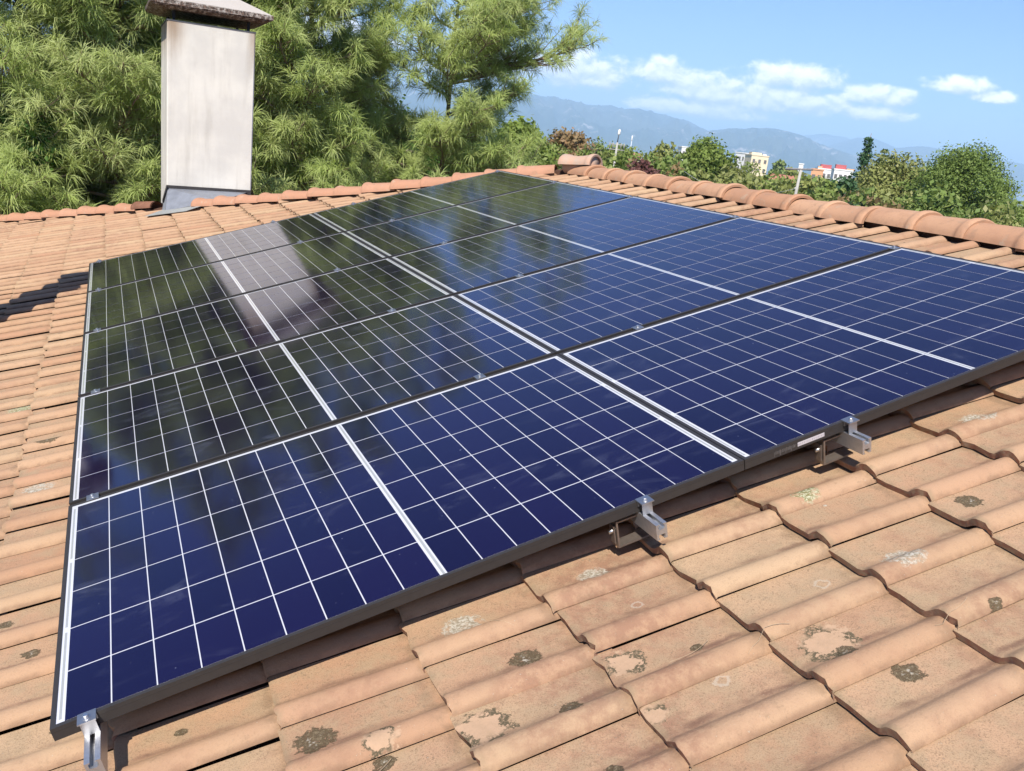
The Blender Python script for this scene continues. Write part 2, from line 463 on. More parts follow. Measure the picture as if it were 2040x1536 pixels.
NEEDLE = foliage("pine_needles", (0.340, 0.437, 0.121), (0.416, 0.497, 0.171), (0.513, 0.567, 0.259), 0.45, 0.9, True)
NEEDLE_SHADED = foliage("shaded_pine_needles", (0.200, 0.300, 0.085), (0.240, 0.340, 0.100), (0.300, 0.390, 0.130), 0.25, 0.9, True)  # needles darkened in colour for the shade behind the front pines
LEAF_DARK = foliage("dark_leaves", (0.045, 0.110, 0.020), (0.060, 0.140, 0.027), (0.120, 0.220, 0.035), 0.3)
LEAF_BRIGHT = foliage("bright_leaves", (0.150, 0.215, 0.042), (0.188, 0.254, 0.054), (0.244, 0.293, 0.078), 0.35, 0.5)
LEAF_MID = foliage("mid_leaves", (0.143, 0.211, 0.053), (0.214, 0.276, 0.066), (0.306, 0.331, 0.110), 0.3, 0.35)
LEAF_OLIVE = foliage("olive_leaves", (0.198, 0.225, 0.068), (0.254, 0.281, 0.085), (0.346, 0.328, 0.140), 0.3, 0.35)
LEAF_BROWN = foliage("brown_leaves", (0.234, 0.156, 0.070), (0.272, 0.196, 0.094), (0.328, 0.180, 0.102), 0.3, 0.6)
LEAF_RED = foliage("purple_leaves", (0.090, 0.036, 0.034), (0.120, 0.050, 0.046), (0.168, 0.084, 0.060), 0.2, 0.8)
LEAF_STONE = foliage("stone_pine_needles", (0.128, 0.190, 0.042), (0.165, 0.231, 0.053), (0.217, 0.281, 0.077), 0.25, 0.5)
LEAF_SPRUCE = foliage("spruce_needles", (0.031, 0.081, 0.034), (0.048, 0.105, 0.039), (0.070, 0.133, 0.050), 0.2, 0.8)
BARK = plain("pine_bark", (0.27, 0.205, 0.155), 0.95, spec=0.2, noise=0.2, scale=14, bump=0.6)
TWIG = plain("grey_bark", (0.24, 0.20, 0.165), 0.95, spec=0.2, noise=0.15, scale=10, bump=0.5)

# ------------------------------------------------------------------ ground, hills, haze
GZ = -6.6
def make_ground():
    m, t = new_mat("dry_grass_ground")
    pos = t.n('ShaderNodeNewGeometry').outputs['Position']
    a = t.mix(t.ramp(t.noise(pos, 0.05, 5, 0.6), (0.4, 0.65)), (0.085, 0.115, 0.035), (0.16, 0.145, 0.07))
    a = t.mix(t.math('MULTIPLY', t.ramp(t.noise(pos, 1.5, 4, 0.6), (0.4, 0.7)), 0.6), a, (0.055, 0.085, 0.022))
    finish(t, pbsdf(t, a, 0.95, spec=0.1))
    rings = [0, 6, 15, 40, 120, 400, 1500, 5000, 15500]
    n = 64
    vs = [(0, 0, GZ)]; fs = []
    for r in rings[1:]:
        for k in range(n):
            q = 2 * math.pi * k / n
            vs.append((r * math.cos(q), r * math.sin(q), GZ))
    for k in range(n):
        fs.append((0, 1 + k, 1 + (k + 1) % n))
    for i in range(len(rings) - 2):
        for k in range(n):
            a0 = 1 + i * n; b0 = a0 + n
            fs.append((a0 + k, b0 + k, b0 + (k + 1) % n, a0 + (k + 1) % n))
    mb = MB(); mb.add(vs, fs)
    structure(part("ground", mb, m, None))
make_ground()

def polar(azd, d, z=0.0):
    return Vector((EYE[0] + d * math.sin(R(azd)), EYE[1] + d * math.cos(R(azd)), z))

def fbm1(x, seed, octs=5):
    r = np.zeros_like(x); a = 1.0; f = 1.0
    rg = np.random.default_rng(seed)
    for _ in range(octs):
        tab = rg.uniform(-1, 1, 4096)
        xi = np.floor(x * f).astype(int); fr = x * f - xi; fr = fr * fr * (3 - 2 * fr)
        r += a * (tab[xi % 4096] * (1 - fr) + tab[(xi + 1) % 4096] * fr)
        a *= 0.5; f *= 2.07
    return r
def fbm2(x, y, seed, octs=6, ridged=False):
    rg = np.random.default_rng(seed); r = np.zeros_like(x); a = 1.0; f = 1.0
    for _ in range(octs):
        tab = rg.uniform(-1, 1, (256, 256))
        xi = np.floor(x * f).astype(int); yi = np.floor(y * f).astype(int)
        u = x * f - xi; v = y * f - yi; u = u * u * (3 - 2 * u); v = v * v * (3 - 2 * v)
        g = lambda i, j: tab[i % 256, j % 256]
        val = (g(xi, yi) * (1 - u) + g(xi + 1, yi) * u) * (1 - v) + (g(xi, yi + 1) * (1 - u) + g(xi + 1, yi + 1) * u) * v
        r += a * ((1 - 2 * np.abs(val)) if ridged else val); a *= 0.5; f *= 2.03
    return r

def hill_material(name, c1, c2, c3):
    m, t = new_mat(name)
    pos = t.n('ShaderNodeNewGeometry').outputs['Position']
    a = t.mix(t.ramp(t.noise(pos, 0.0016, 6, 0.6), (0.4, 0.62)), c1, c2)
    a = t.mix(t.ramp(t.noise(pos, 0.0030, 7, 0.7), (0.57, 0.66)), a, c3)
    finish(t, pbsdf(t, a, 1.0, spec=0.0))
    return m
HILL = hill_material("wooded_hillside", (0.040, 0.062, 0.030), (0.070, 0.085, 0.045), (0.34, 0.31, 0.27))
def hills(name, prof, dist, depth, seed, rough=0.05):
    """a range of hills: crest elevation (degrees) by azimuth at a distance, real slopes in front of and behind the crest"""
    azs = np.linspace(prof[0][0], prof[-1][0], 260)
    elv = np.interp(azs, [p[0] for p in prof], [p[1] for p in prof])
    elv = np.convolve(np.pad(elv, 4, mode='edge'), np.ones(9) / 9, 'valid')
    elv = elv * (1 + rough * fbm1(azs * 0.9, seed))
    rows = np.linspace(-1, 0.5, 34)
    verts = []
    for t in rows:
        d = dist + t * depth
        k = np.clip(1 - abs(t) ** 1.15 if t <= 0 else 1 - (t / 0.5) ** 1.3, 0, 1)
        crest = dist * np.tan(np.radians(elv)) + EYE[2] - GZ
        nz = fbm2(azs * 1.1 + 40, np.full_like(azs, t * 7.0 + 30), seed, 6, True) * 0.22 * (1 - k) * (1 if t <= 0 else 0.4) * (abs(t) < 0.96)
        h = crest * np.clip(k + nz * k * 2.2, 0, 1.0 if t else 1) if t else crest
        x = EYE[0] + d * np.sin(np.radians(azs)); y = EYE[1] + d * np.cos(np.radians(azs))
        verts.append(np.stack([x, y, GZ - 0.5 + np.maximum(h, 0)], 1))
    V = np.concatenate(verts); n = len(azs); tr = []
    i, j = np.meshgrid(np.arange(len(rows) - 1), np.arange(n - 1), indexing='ij')
    a = (i * n + j).ravel(); b = a + 1; c = a + n; d_ = c + 1
    T = np.concatenate([np.stack([a, b, d_], 1), np.stack([a, d_, c], 1)])
    me = tri_mesh(name, V, T, HILL)
    me.polygons.foreach_set('use_smooth', [True] * len(me.polygons))
    structure(link(name, me))
hills("mountain_range", [(2, 2.0), (10, 2.6), (18, 2.75), (23, 2.95), (25.3, 2.98), (28.2, 2.92), (29.2, 2.80), (31, 2.86), (33, 2.80), (35, 2.60), (36.5, 1.95), (38, 1.6), (41, 1.0), (44, 0.5)], 9500, 4200, 3, 0.022)
hills("hills", [(30.5, 0.7), (33, 1.25), (35, 1.75), (36.6, 2.02), (38, 2.36), (39.6, 2.55), (40.8, 2.62), (41.8, 2.45), (43, 2.08), (44.5, 1.78), (46, 1.45), (47.5, 1.0), (49, 0.5)], 8200, 3000, 11, 0.025)
hills("far_hills", [(40, 1.6), (42, 2.3), (43.3, 2.62), (44.6, 2.58), (46, 2.2), (48, 1.4), (50, .8)], 13600, 1200, 21, 0.02)
hills("hills", [(42.5, 1.0), (44, 2.05), (45.3, 2.62), (46.1, 2.66), (47, 2.42), (48.2, 2.1), (50, 1.4), (52, .8)], 11500, 1600, 31, 0.02)
hills("hills", [(43, .8), (45, 1.5), (46.8, 2.05), (48.6, 2.42), (49.8, 2.42), (51.5, 2.25), (53.2, 2.1), (56, 1.95), (62, 1.6), (75, 1.2)], 10000, 1800, 41, 0.015)

def make_haze():
    m = D.materials.new("haze_air"); m.use_nodes = True; m.node_tree.nodes.clear()
    t = NT(m.node_tree); out = t.n('ShaderNodeOutputMaterial')
    v = t.n('ShaderNodeVolumePrincipled', {'Color': (0.48, 0.73, 1.0, 1), 'Density': 0.00019, 'Anisotropy': -0.2})
    m.node_tree.links.new(v.outputs[0], out.inputs['Volume'])
    mb = MB(); mb.box(-16000, 16000, -16000, 16000, GZ - 1.5, 570)
    stuff(part("haze", mb, m, None))
make_haze()

# ------------------------------------------------------------------ the house: deck, walls, tiles
house = thing("house", "house with hipped roof of pale terracotta tiles under the solar modules", "house", loc=(0, 0, GZ))
HM = Matrix.Translation((0, 0, -GZ))
def house_part(name, mb, mat, world_mat=None):
    return part(name, mb, mat, house, HM @ (world_mat or Matrix.Identity(4)))
U_EAVE, U_RIDGE, V_HIP = -1.263, 4.16, 5.55
V_BACK = -6.5
HIP_U = [-1.5, -0.70, 0.12, 1.14, 1.82, 2.46, 3.07, 4.00, 4.16]      # the hip sags a little: its line on the slope
HIP_V = [11.50, 10.58, 9.69, 8.42, 7.60, 6.93, 6.38, 5.66, 5.55]
def hip_v(u):
    return float(np.interp(u, HIP_U, HIP_V))
HIP_EAVE = hip_v(U_EAVE)
DECK_H = -0.205
apex = P(U_RIDGE, V_HIP, DECK_H); cornerL = P(U_EAVE, HIP_EAVE, DECK_H)
rb = P(U_RIDGE, V_BACK, DECK_H); eb = P(U_EAVE, V_BACK, DECK_H)
xr = 2 * apex.x - cornerL.x
cornerR = Vector((xr, cornerL.y, cornerL.z)); ebR = Vector((xr, V_BACK, cornerL.z))
mb = MB(); mb.add([eb, rb, apex, cornerL], [(0, 1, 2, 3)])
house_part("roof_deck", mb, UNDERLAY)
mb = MB(); mb.add([rb, ebR, cornerR, apex, cornerL], [(0, 1, 2, 3), (3, 2, 4)])
house_part("rear_slopes", mb, OLD_CLAY)
mb = MB(); mb.box(cornerL.x + .45, xr - .45, V_BACK + .3, cornerL.y - .45, GZ, cornerL.z + 0.02)
house_part("wall", mb, plain("house_render", (0.62, 0.55, 0.45), 0.9, noise=0.05))

PITCH_V, PITCH_U = 0.1835, 0.335
V_OFF, U_OFF = -0.098, 0.747       # foot of a roll, lower end of a course
PAN_H = -0.169
PROF = [(0.0, 0.0050), (0.0015, 0.0105), (0.010, 0.0195), (0.022, 0.0265), (0.035, 0.0290), (0.049, 0.0262), (0.0605, 0.0185), (0.071, 0.0088), (0.079, 0.0030), (0.092, 0.0008), (0.150, 0.0), (0.1875, 0.0005)]
STEP, LEN, THK = 0.0260, 0.385, 0.0230
TOPLEN = 0.300
def tile_arrays(seed, LEN=LEN):
    rg = random.Random(seed)
    xs = [0.0, 0.006, LEN]
    vs = []; uvs = []
    lipw = [rg.uniform(-0.0030, 0.0030) for _ in PROF]
    if seed % 2:
        q = rg.randrange(2, len(PROF) - 1); lipw[q] += rg.uniform(.004, .009)
    for i, x in enumerate(xs):
        for k, (y, z) in enumerate(PROF):
            xx = x + (lipw[k] if i < 2 else 0)
            dz = -0.0042 if i == 0 else 0
            vs.append((xx, y, z + STEP * (1 - x / PITCH_U) + dz)); uvs.append((x + 0.0015, y))
    n = len(PROF)
    fs = [(i * n + k, (i + 1) * n + k, (i + 1) * n + k + 1, i * n + k + 1) for i in range(2) for k in range(n - 1)]
    # front edge: a strip of its own vertices, so that it keeps a crisp colour
    o = len(vs)
    for k, (y, z) in enumerate(PROF):
        vs.append((lipw[k], y, z + STEP - 0.0042)); uvs.append((-0.002, y))
        vs.append((lipw[k] + 0.004, y, z + STEP - THK - (0.003 if 0.01 < y < 0.07 else 0))); uvs.append((-0.004, y))
    fs += [(o + 2 * k, o + 2 * k + 2, o + 2 * k + 3, o + 2 * k + 1) for k in range(n - 1)]
    # near side strip under the roll foot
    o = len(vs)
    for x in (0.0, LEN):
        zz = STEP * (1 - x / PITCH_U)
        vs += [(x, 0, PROF[0][1] + zz), (x, 0.004, PROF[0][1] + zz - 0.0005)]; uvs += [(x + .0015, 0)] * 2
    fs += [(o, o + 1, o + 3, o + 2)]
    return vs, fs, uvs
def tile_mesh(seed, LEN=LEN):
    vs, fs, uvs = tile_arrays(seed, LEN)
    me = D.meshes.new("roof_tile"); me.from_pydata(vs, [], fs)
    uvl = me.uv_layers.new(name='UVMap')
    for l in me.loops:
        uvl.data[l.index].uv = uvs[l.vertex_index]
    nf = len(fs)
    me.polygons.foreach_set('use_smooth', [i < 22 or i < nf - 1 for i in range(nf)])
    me.materials.append(TILE)
    return me
TILE_MESHES = [tile_mesh(s) for s in range(12)]
TOP_MESHES = [tile_mesh(s, TOPLEN) for s in range(12)]

camR = np.array([rx, [-c for c in up], [-c for c in bk]]); FPX = 1714.56
def pix(p):
    q = camR @ (np.array(p) - np.array(EYE))
    return (1020 + FPX * q[0] / q[2], 768 + FPX * q[1] / q[2], q[2])
# spots seen on the tiles: u, v, radius, kind
SPOTS = [(0.478,-0.168,0.037,0),(0.601,-0.255,0.033,1),(0.792,-0.343,0.053,1),(0.957,-0.180,0.030,0),(0.975,-0.391,0.024,0),(0.883,0.001,0.044,2),(1.244,-0.015,0.038,2),(1.264,-0.173,0.013,3),
         (1.132,-0.331,0.042,1),(1.094,-0.499,0.032,1),(1.524,-0.527,0.060,1),(1.582,-0.678,0.029,0),(1.663,-0.354,0.016,3),(2.101,-0.507,0.042,1),(1.869,-0.645,0.015,0),(2.182,-0.323,0.030,0),
         (-0.121,0.577,0.020,0),(-0.204,0.764,0.018,0),(0.214,0.032,0.013,0),(-0.318,2.810,0.057,4),(-0.172,1.696,0.045,2),(1.858,-0.408,0.046,2),(2.582,-0.027,0.048,2),(0.585,-0.299,0.020,0),
         (1.297,-0.367,0.012,0),(0.955,-0.576,0.022,0),(1.866,-0.059,0.037,4),(-0.161,2.156,0.039,0),(1.531,-0.570,0.021,0),(1.275,-0.485,0.016,3)]
cells_uv = []
for j in range(-6, 10):
    for k in range(-66, 36):
        u0 = U_OFF + PITCH_U * j; v0 = V_OFF + PITCH_V * (-k)
        uc, vc = u0 + PITCH_U / 2, v0 + PITCH_V / 2
        if vc < V_BACK or vc > 11.6:
            continue
        if v0 > hip_v(u0) + 0.05:
            continue
        if 0.42 < uc < 3.05 and 0.75 < vc < 4.9:
            continue                                  # wholly under the modules
        cells_uv.append((u0, v0, uc, vc, j, k))
cand = []
for c in cells_uv:
    u0, v0, uc, vc, j, k = c
    crosses = v0 + 0.19 > hip_v(u0 + LEN) - 0.02
    x, y, z = pix(P(uc, vc, PAN_H + 0.03))
    q = (P(uc, vc, 0) - Vector(EYE)); cosv = abs(q.normalized().dot(Vector((-SA, 0, CA))))
    size = cosv / max(z, 0.1) ** 2 if z > 0.1 and -70 < x < 2110 and 300 < y < 1640 else -1
    under = 0.1 < uc < 3.35 and 0.22 < vc < 5.45
    if under:
        size *= 0.05
    cand.append((size, crosses, c))
order = sorted([c for c in cand if c[0] > 0 and not c[1]], key=lambda c: -c[0])[:298]
chosen = set((c[2][4], c[2][5]) for c in order)
rgt = random.Random(21)
fv, ff, fuv = [], [], []
for size, crosses, (u0, v0, uc, vc, j, k) in cand:
    jit = Matrix.Translation((rgt.gauss(0, .0035), rgt.gauss(0, .0018), rgt.gauss(0, .0018))) @ Matrix.Rotation(rgt.gauss(0, .010), 4, 'Z') @ Matrix.Rotation(rgt.gauss(0, .007), 4, 'X') @ Matrix.Rotation(rgt.gauss(0, .003), 4, 'Y')
    top = (j == 9)
    if (j, k) in chosen:
        o = link("roof_tile", (TOP_MESHES if top else TILE_MESHES)[rgt.randrange(12)], house, HM @ roof_mat(u0, v0, PAN_H) @ jit)
        mine = [s for s in SPOTS if u0 <= s[0] < u0 + PITCH_U and v0 <= s[1] < v0 + PITCH_V]
        if not mine and rgt.random() < 0.30:
            mine = [(u0 + rgt.uniform(.06, .28), v0 + rgt.uniform(.10, .17), rgt.choice([.005, .007, .008, .010, .016]), rgt.choice([0, 0, 0, 2]))]
        for q, s in zip('ab', mine[:2]):
            o['spot_x_' + q] = float(s[0] - u0); o['spot_y_' + q] = float(min(max(s[1] - v0, .004), .18)); o['spot_r_' + q] = float(s[2]); o['spot_k_' + q] = float(s[3])
    else:
        vs, fs, uvs = tile_arrays(rgt.randrange(12))
        M = roof_mat(u0, v0, PAN_H) @ jit; o = len(fv)
        if top:
            vs = [(min(x, TOPLEN), y, z) for x, y, z in vs]
        fv += [tuple(M @ Vector(p)) for p in vs]; ff += [tuple(o + i for i in f) for f in fs]; fuv += uvs
me = D.meshes.new("tile_field"); me.from_pydata(fv, [], ff)
uvl = me.uv_layers.new(name='UVMap')
lv = np.zeros(len(me.loops), np.int32); me.loops.foreach_get('vertex_index', lv)
uvl.data.foreach_set('uv', np.array(fuv, np.float32)[lv].ravel())
me.polygons.foreach_set('use_smooth', [True] * len(me.polygons))
bm = bmesh.new(); bm.from_mesh(me)
for i in range(len(HIP_U) - 1):           # cut the tiles along the hip, one stretch of it at a time
    ua, ub = HIP_U[i], HIP_U[i + 1]
    A_, B_ = P(ua, HIP_V[i], 0), P(ub, HIP_V[i + 1], 0)
    dd = B_ - A_; nn = Vector((-dd.y, dd.x, 0)).normalized()
    if nn.y < 0:
        nn.negate()
    fs_ = [f for f in bm.faces if ua - .01 < f.calc_center_median().x / CA <= ub + .01 and (f.calc_center_median() - A_).dot(nn) > -.3]
    ge = list({e for f in fs_ for e in f.edges}); gv = list({v_ for f in fs_ for v_ in f.verts})
    r_ = bmesh.ops.bisect_plane(bm, geom=gv + ge + fs_, plane_co=A_, plane_no=nn, clear_outer=True)
bm.to_mesh(me); bm.free()
me.materials.append(TILE_FIELD)
stuff(link("tile_field", me, house, HM))

# dry pine needles and hairs of litter blown onto the near tiles
mb = MB(); rl = random.Random(12)
def tile_top(u, v):
    y = (v - V_OFF) % PITCH_V; x = (u - U_OFF) % PITCH_U
    return PAN_H + float(np.interp(y, [p[0] for p in PROF], [p[1] for p in PROF])) + STEP * (1 - x / PITCH_U)
for (u, v, ln) in [(1.20, -.40, .13), (1.36, -.46, .12), (.93, -.05, .07), (1.72, -.62, .11), (.55, -.33, .06)]:
    a = rl.uniform(-.6, .9); cv = rl.uniform(-1.2, 1.2); pts = []
    for k in range(7):
        pts.append(P(u, v, tile_top(u, v) + .0022)); u += math.cos(a) * ln / 6; v += math.sin(a) * ln / 6; a += cv / 6
    mb.tube(pts, .0006, 4, caps=False)
o = part("needle_litter", mb, plain("dry_needle", (0.42, 0.31, 0.20), 0.8, noise=0.1), None); stuff(o)
# ridge and hip caps
def cap_mesh(name, r0, r1, length, mat, collar=True, flare=0.0, ZF=0.75):
    """half barrel along +x from the collared end (x = 0) to the tail"""
    n = 14
    stations = [(0.0, r0 + .006), (0.004, r0 + .0125), (0.012, r0 + .0155), (0.034, r0 + .0155), (0.046, r0 + .012), (0.058, r0 + .003), (0.075, r0), (length, r1)] if collar else [(0.0, r0), (length, r1)]
    if flare:
        stations = stations[:-1] + [(length * .5, r1 - .004), (length - .09, r1), (length - .06, r1 + flare * .7), (length - .01, r1 + flare), (length, r1 + flare * .6)]
    vs, fs = [], []
    for x, r in stations:
        for k in range(n + 1):
            q = math.pi * k / n
            vs.append((x, r * 1.02 * math.cos(q), r * ZF * math.sin(q)))
    m = n + 1
    for i in range(len(stations) - 1):
        for k in range(n):
            fs.append((i * m + k, (i + 1) * m + k, (i + 1) * m + k + 1, i * m + k + 1))
    o = len(vs)
    for k in range(n + 1):
        q = math.pi * k / n
        for rr in (r0 + .006, r0 - .014):
            vs.append((0.0 if rr > r0 else 0.002, rr * 1.02 * math.cos(q), rr * ZF * math.sin(q)))
    fs += [(o + 2 * k, o + 2 * k + 1, o + 2 * k + 3, o + 2 * k + 2) for k in range(n)]
    o2 = len(vs)     # inner skin
    for x, r in ((0.002, r0 - .014), (length, r1 - .014)):
        for k in range(n + 1):
            q = math.pi * k / n
            vs.append((x, r * 1.02 * math.cos(q), r * ZF * math.sin(q)))
    fs += [(o2 + k, o2 + k + 1, o2 + m + k + 1, o2 + m + k) for k in range(n)]
    me = D.meshes.new(name); me.from_pydata(vs, [], fs)
    me.polygons.foreach_set('use_smooth', [True] * len(fs))
    me.materials.append(mat); me.set_sharp_from_angle(angle=R(50))
    return me
RIDGE_ME = cap_mesh("ridge_tile", 0.124, 0.114, 0.36, RIDGE_CLAY)
HIP_ME = cap_mesh("hip_tile", 0.112, 0.100, 0.355, HIP_CLAY)
BARE_ME = cap_mesh("hip_tile", 0.112, 0.100, 0.30, OLD_CLAY, collar=False)
def axis_mat(origin, xdir, upv=Vector((0, 0, 1))):
    x = xdir.normalized(); y = upv.cross(x).normalized(); z = x.cross(y)
    return Matrix(((x.x, y.x, z.x, origin.x), (x.y, y.y, z.y, origin.y), (x.z, y.z, z.z, origin.z), (0, 0, 0, 1)))
RIDGE_H = -0.168
v = 0.951 + 0.317 * 14
while v > V_BACK + .4:
    # collar at the near end of each cap; its tail slides under the farther one
    o = P(U_RIDGE, v - 0.317, RIDGE_H) + Vector((rgt.gauss(0, .006), rgt.gauss(0, .006), rgt.gauss(0, .005)))
    # collars lie over the next nearer cap's tail
    d = Vector((rgt.gauss(0, .02), 1, -0.012 + rgt.gauss(0, .010)))
    link("ridge_tile", RIDGE_ME, house, HM @ axis_mat(o, d))
    v -= 0.317
mb = MB()
mb.hexa([P(U_RIDGE - .065, V_BACK + .3, -.24), P(U_RIDGE + .05, V_BACK + .3, -.24), P(U_RIDGE + .05, 5.5, -.24), P(U_RIDGE - .065, 5.5, -.24)],
        [P(U_RIDGE - .065, V_BACK + .3, -.125), P(U_RIDGE + .05, V_BACK + .3, -.125), P(U_RIDGE + .05, 5.5, -.125), P(U_RIDGE - .065, 5.5, -.125)])
for i in range(len(HIP_U) - 1):
    a_, b_ = (HIP_U[i], HIP_V[i]), (HIP_U[i + 1], HIP_V[i + 1])
    if a_[0] < U_EAVE:
        a_ = (U_EAVE, HIP_EAVE)
    q = [P(a_[0] - .04, a_[1] - .04, -.24), P(b_[0] - .04, b_[1] - .04, -.24), P(b_[0] + .03, b_[1] + .03, -.24), P(a_[0] + .03, a_[1] + .03, -.24)]
    mb.hexa(q, [p + Vector((0, 0, .115)) for p in q])
house_part("ridge_bedding", mb, UNDERLAY)  # bed under the caps, coloured dark to carry the shade of the gaps
# along the hip: caps walk down the line, the collar at the lower end of each
def hip_pt(u):
    return P(u, hip_v(u), -0.142)
us = np.linspace(4.10, U_EAVE, 400); pts_ = [hip_pt(u) for u in us]
acc = np.concatenate([[0], np.cumsum([(pts_[i + 1] - pts_[i]).length for i in range(len(us) - 1)])])
def hip_at(s_):
    u = float(np.interp(s_, acc, us)); return u, hip_pt(u)
hs = 0.12
while hs + .36 < acc[-1]:
    u1, tail = hip_at(hs); u0_, head = hip_at(hs + 0.317)
    if not 0.66 < (u0_ + u1) / 2 < 1.0 and not 0.66 < u1 < 1.0:
        up_ = Vector((rgt.gauss(0, .02), rgt.gauss(0, .02), 1))
        dj = (tail - head) + Vector((0, 0, -0.012))
        link("hip_tile", HIP_ME, house, HM @ axis_mat(head + Vector((0, 0, .008 + rgt.gauss(0, .003))), dj + Vector((rgt.gauss(0, .004), rgt.gauss(0, .004), rgt.gauss(0, .002))), up_))
    hs += 0.317
hd = hip_pt(0.45); tl = hip_pt(0.72)
bare = link("hip_tile", BARE_ME, house, HM @ axis_mat(hd + Vector((0, 0, .022)), tl - hd)); bare['label'] = "darker cut hip tile ending at the chimney"
# the junction cap on the apex, bedded in mortar
APEX_ME = cap_mesh("apex_cap", 0.118, 0.108, 0.33, MORTAR, flare=0.020)
jd = Vector((-0.62, 1.0, -0.10))
o = link("apex_cap", APEX_ME, house, HM @ axis_mat(P(U_RIDGE + .02, 5.36, -0.088) - jd.normalized() * 0.13, jd))
o['label'] = "pale mortared junction cap where hip and ridge meet"
mb = MB(); ax = P(U_RIDGE, 5.36, -.20)
q0 = P(U_RIDGE + .02, 5.36, -0.088) - jd.normalized() * 0.115
mb.tube([q0, q0 + jd.normalized() * .295], [.084, .076], 16)
mb.tube([ax, ax + Vector((0, 0, .06)), ax + Vector((0, 0, .12))], [.13, .11, .06], 10)
house_part("mortar_bed", mb, MORTAR)
# gutters on the two low eaves
mb = MB()
def gutter(a, b, out):
    a, b, out = Vector(a), Vector(b), Vector(out)
    prof = [(0.0, 0.01), (0.0, -0.05), (0.03, -0.085), (0.075, -0.09), (0.105, -0.06), (0.11, 0.0), (0.118, 0.002), (0.112, -0.065), (0.078, -0.097), (0.028, -0.092), (-0.006, -0.052), (-0.006, 0.01)]
    vs = []
    for p in (a, b):
        vs += [p + out * x + Vector((0, 0, z)) for x, z in prof]
    n = len(prof)
    mb.add(vs, [(i, (i + 1) % n, n + (i + 1) % n, n + i) for i in range(n)] + [tuple(range(n)), tuple(range(2 * n - 1, n - 1, -1))])
e0 = P(U_EAVE, V_BACK, PAN_H - .01); e1 = P(U_EAVE, HIP_EAVE + .1, PAN_H - .01)
gutter(e0, e1, (-1, 0, 0))
gutter(e1 + Vector((0, 0.0, 0)), Vector((xr, e1.y, e1.z)), (0, 1, 0))
house_part("gutter", mb, plain("zinc_gutter", (0.42, 0.42, 0.43), 0.5, 0.6, noise=0.08, scale=12))

# ------------------------------------------------------------------ solar modules
MW, MH, GU, GV = 1.722, 1.089, 0.003, 0.022
LIP, ML, MC, MF, MBK = 0.0098, 0.0165, 0.0155, 0.0015, 0.0125
CU = (MW - 2 * LIP - 2 * ML - MC) / 18.0
CV = (MH - 2 * LIP - MF - MBK) / 6.0
CGU, CGV = 0.0030, 0.0046        # gaps between cells along and between strings
def module_meshes():
    f = MB()
    prof = [(0, 0), (0, -0.0305), (0.022, -0.0305), (0.022, -0.0285), (0.002, -0.0285), (0.002, -0.008), (LIP, -0.008), (LIP, -0.0008), (0.0105, 0.0)]
    # four mitred bars
    cs = [(0, 0), (MW, 0), (MW, MH), (0, MH)]
    n = len(prof)
    ring = []
    for (cx, cy) in cs:
        sx = 1 if cx == 0 else -1; sy = 1 if cy == 0 else -1
        ring.append([(cx + sx * a, cy + sy * a, z) for a, z in prof])
    vs = [p for r in ring for p in r]
    fs = []
    for i in range(4):
        j = (i + 1) % 4
        for k in range(n):
            fs.append((i * n + k, j * n + k, j * n + (k + 1) % n, i * n + (k + 1) % n))
    f.add(vs, fs)
    # the groove pressed along the outside of the two long bars
    f.box(0.001, MW - .001, -0.0006, 0.0, -0.0092, -0.0084); f.box(0.001, MW - .001, MH, MH + .0006, -0.0092, -0.0084)
    frame = f.mesh("frame", FRAME)
    b = MB(); b.box(0.004, MW - 0.004, 0.004, MH - 0.004, -0.0065, -0.0020)
    back = b.mesh("backsheet", BACKSHEET)
    c = MB(); c.box(CGU / 2, CU - CGU / 2, CGV / 2, CV - CGV / 2, -0.0030, -0.0012)
    cell = c.mesh("solar_cell", CELL)
    rb_ = []
    for x0, x1, full in ((LIP + 0.0062, LIP + 0.0112, 0), (MW / 2 - 0.0022, MW / 2 + 0.0042, 1), (MW - LIP - 0.0112, MW - LIP - 0.0062, 0)):
        r = MB()
        if full:
            r.box(x0, x1, LIP + .004, MH - LIP - .014, -0.0025, -0.0015)
        else:
            for q in range(3):
                y0 = LIP + MF + CV * 2 * q + .012; r.box(x0, x1, y0, y0 + 2 * CV - .024, -0.0025, -0.0015)
        rb_.append(r.mesh("ribbon", RIBBON))
    return frame, back, cell, rb_
FR_ME, BS_ME, CELL_ME, RB_ME = module_meshes()
ROWN = ["nearest", "second", "middle", "fourth", "farthest"]
NOTE = {(0, 0): "solar module at the near left corner, with the end clamp on its bottom corner",
        (0, 1): "near right solar module cut by the right edge, white sticker on its front frame",
        (1, 0): "second-row left solar module from the front, mostly black-green with tiles at its left",
        (1, 1): "solar module in the second row from the front, on the ridge side, plain blue",
        (2, 0): "middle-row solar module on the left, showing the lower end of the chimney's reflection",
        (2, 1): "middle-row solar module on the ridge side, blue with pine reflections in its left part",
        (3, 0): "left solar module in the fourth row from the front, crossed by the chimney's beige reflection",
        (3, 1): "solar module in the fourth row from the front, ridge side, half green and half blue",
        (4, 0): "back row left solar module, its right half mirroring the pale chimney",
        (4, 1): "back row right solar module mirroring the green pines below the roof's apex"}
def module_at(row, col):
    M = roof_mat(col * (MW + GU), row * (MH + GV), 0.0)
    o = thing("solar_module", NOTE[(row, col)], "solar panel", M, "solar modules on the roof")
    link("frame", FR_ME, o); link("backsheet", BS_ME, o)
    for rme in RB_ME:
        link("ribbon", rme, o)
    for half in range(2):
        x0 = LIP + ML + half * (9 * CU + MC)
        for i in range(9):
            for k in range(6):
                link("solar_cell", CELL_ME, o, Matrix.Translation((x0 + i * CU, LIP + MF + k * CV, 0)))
    return o
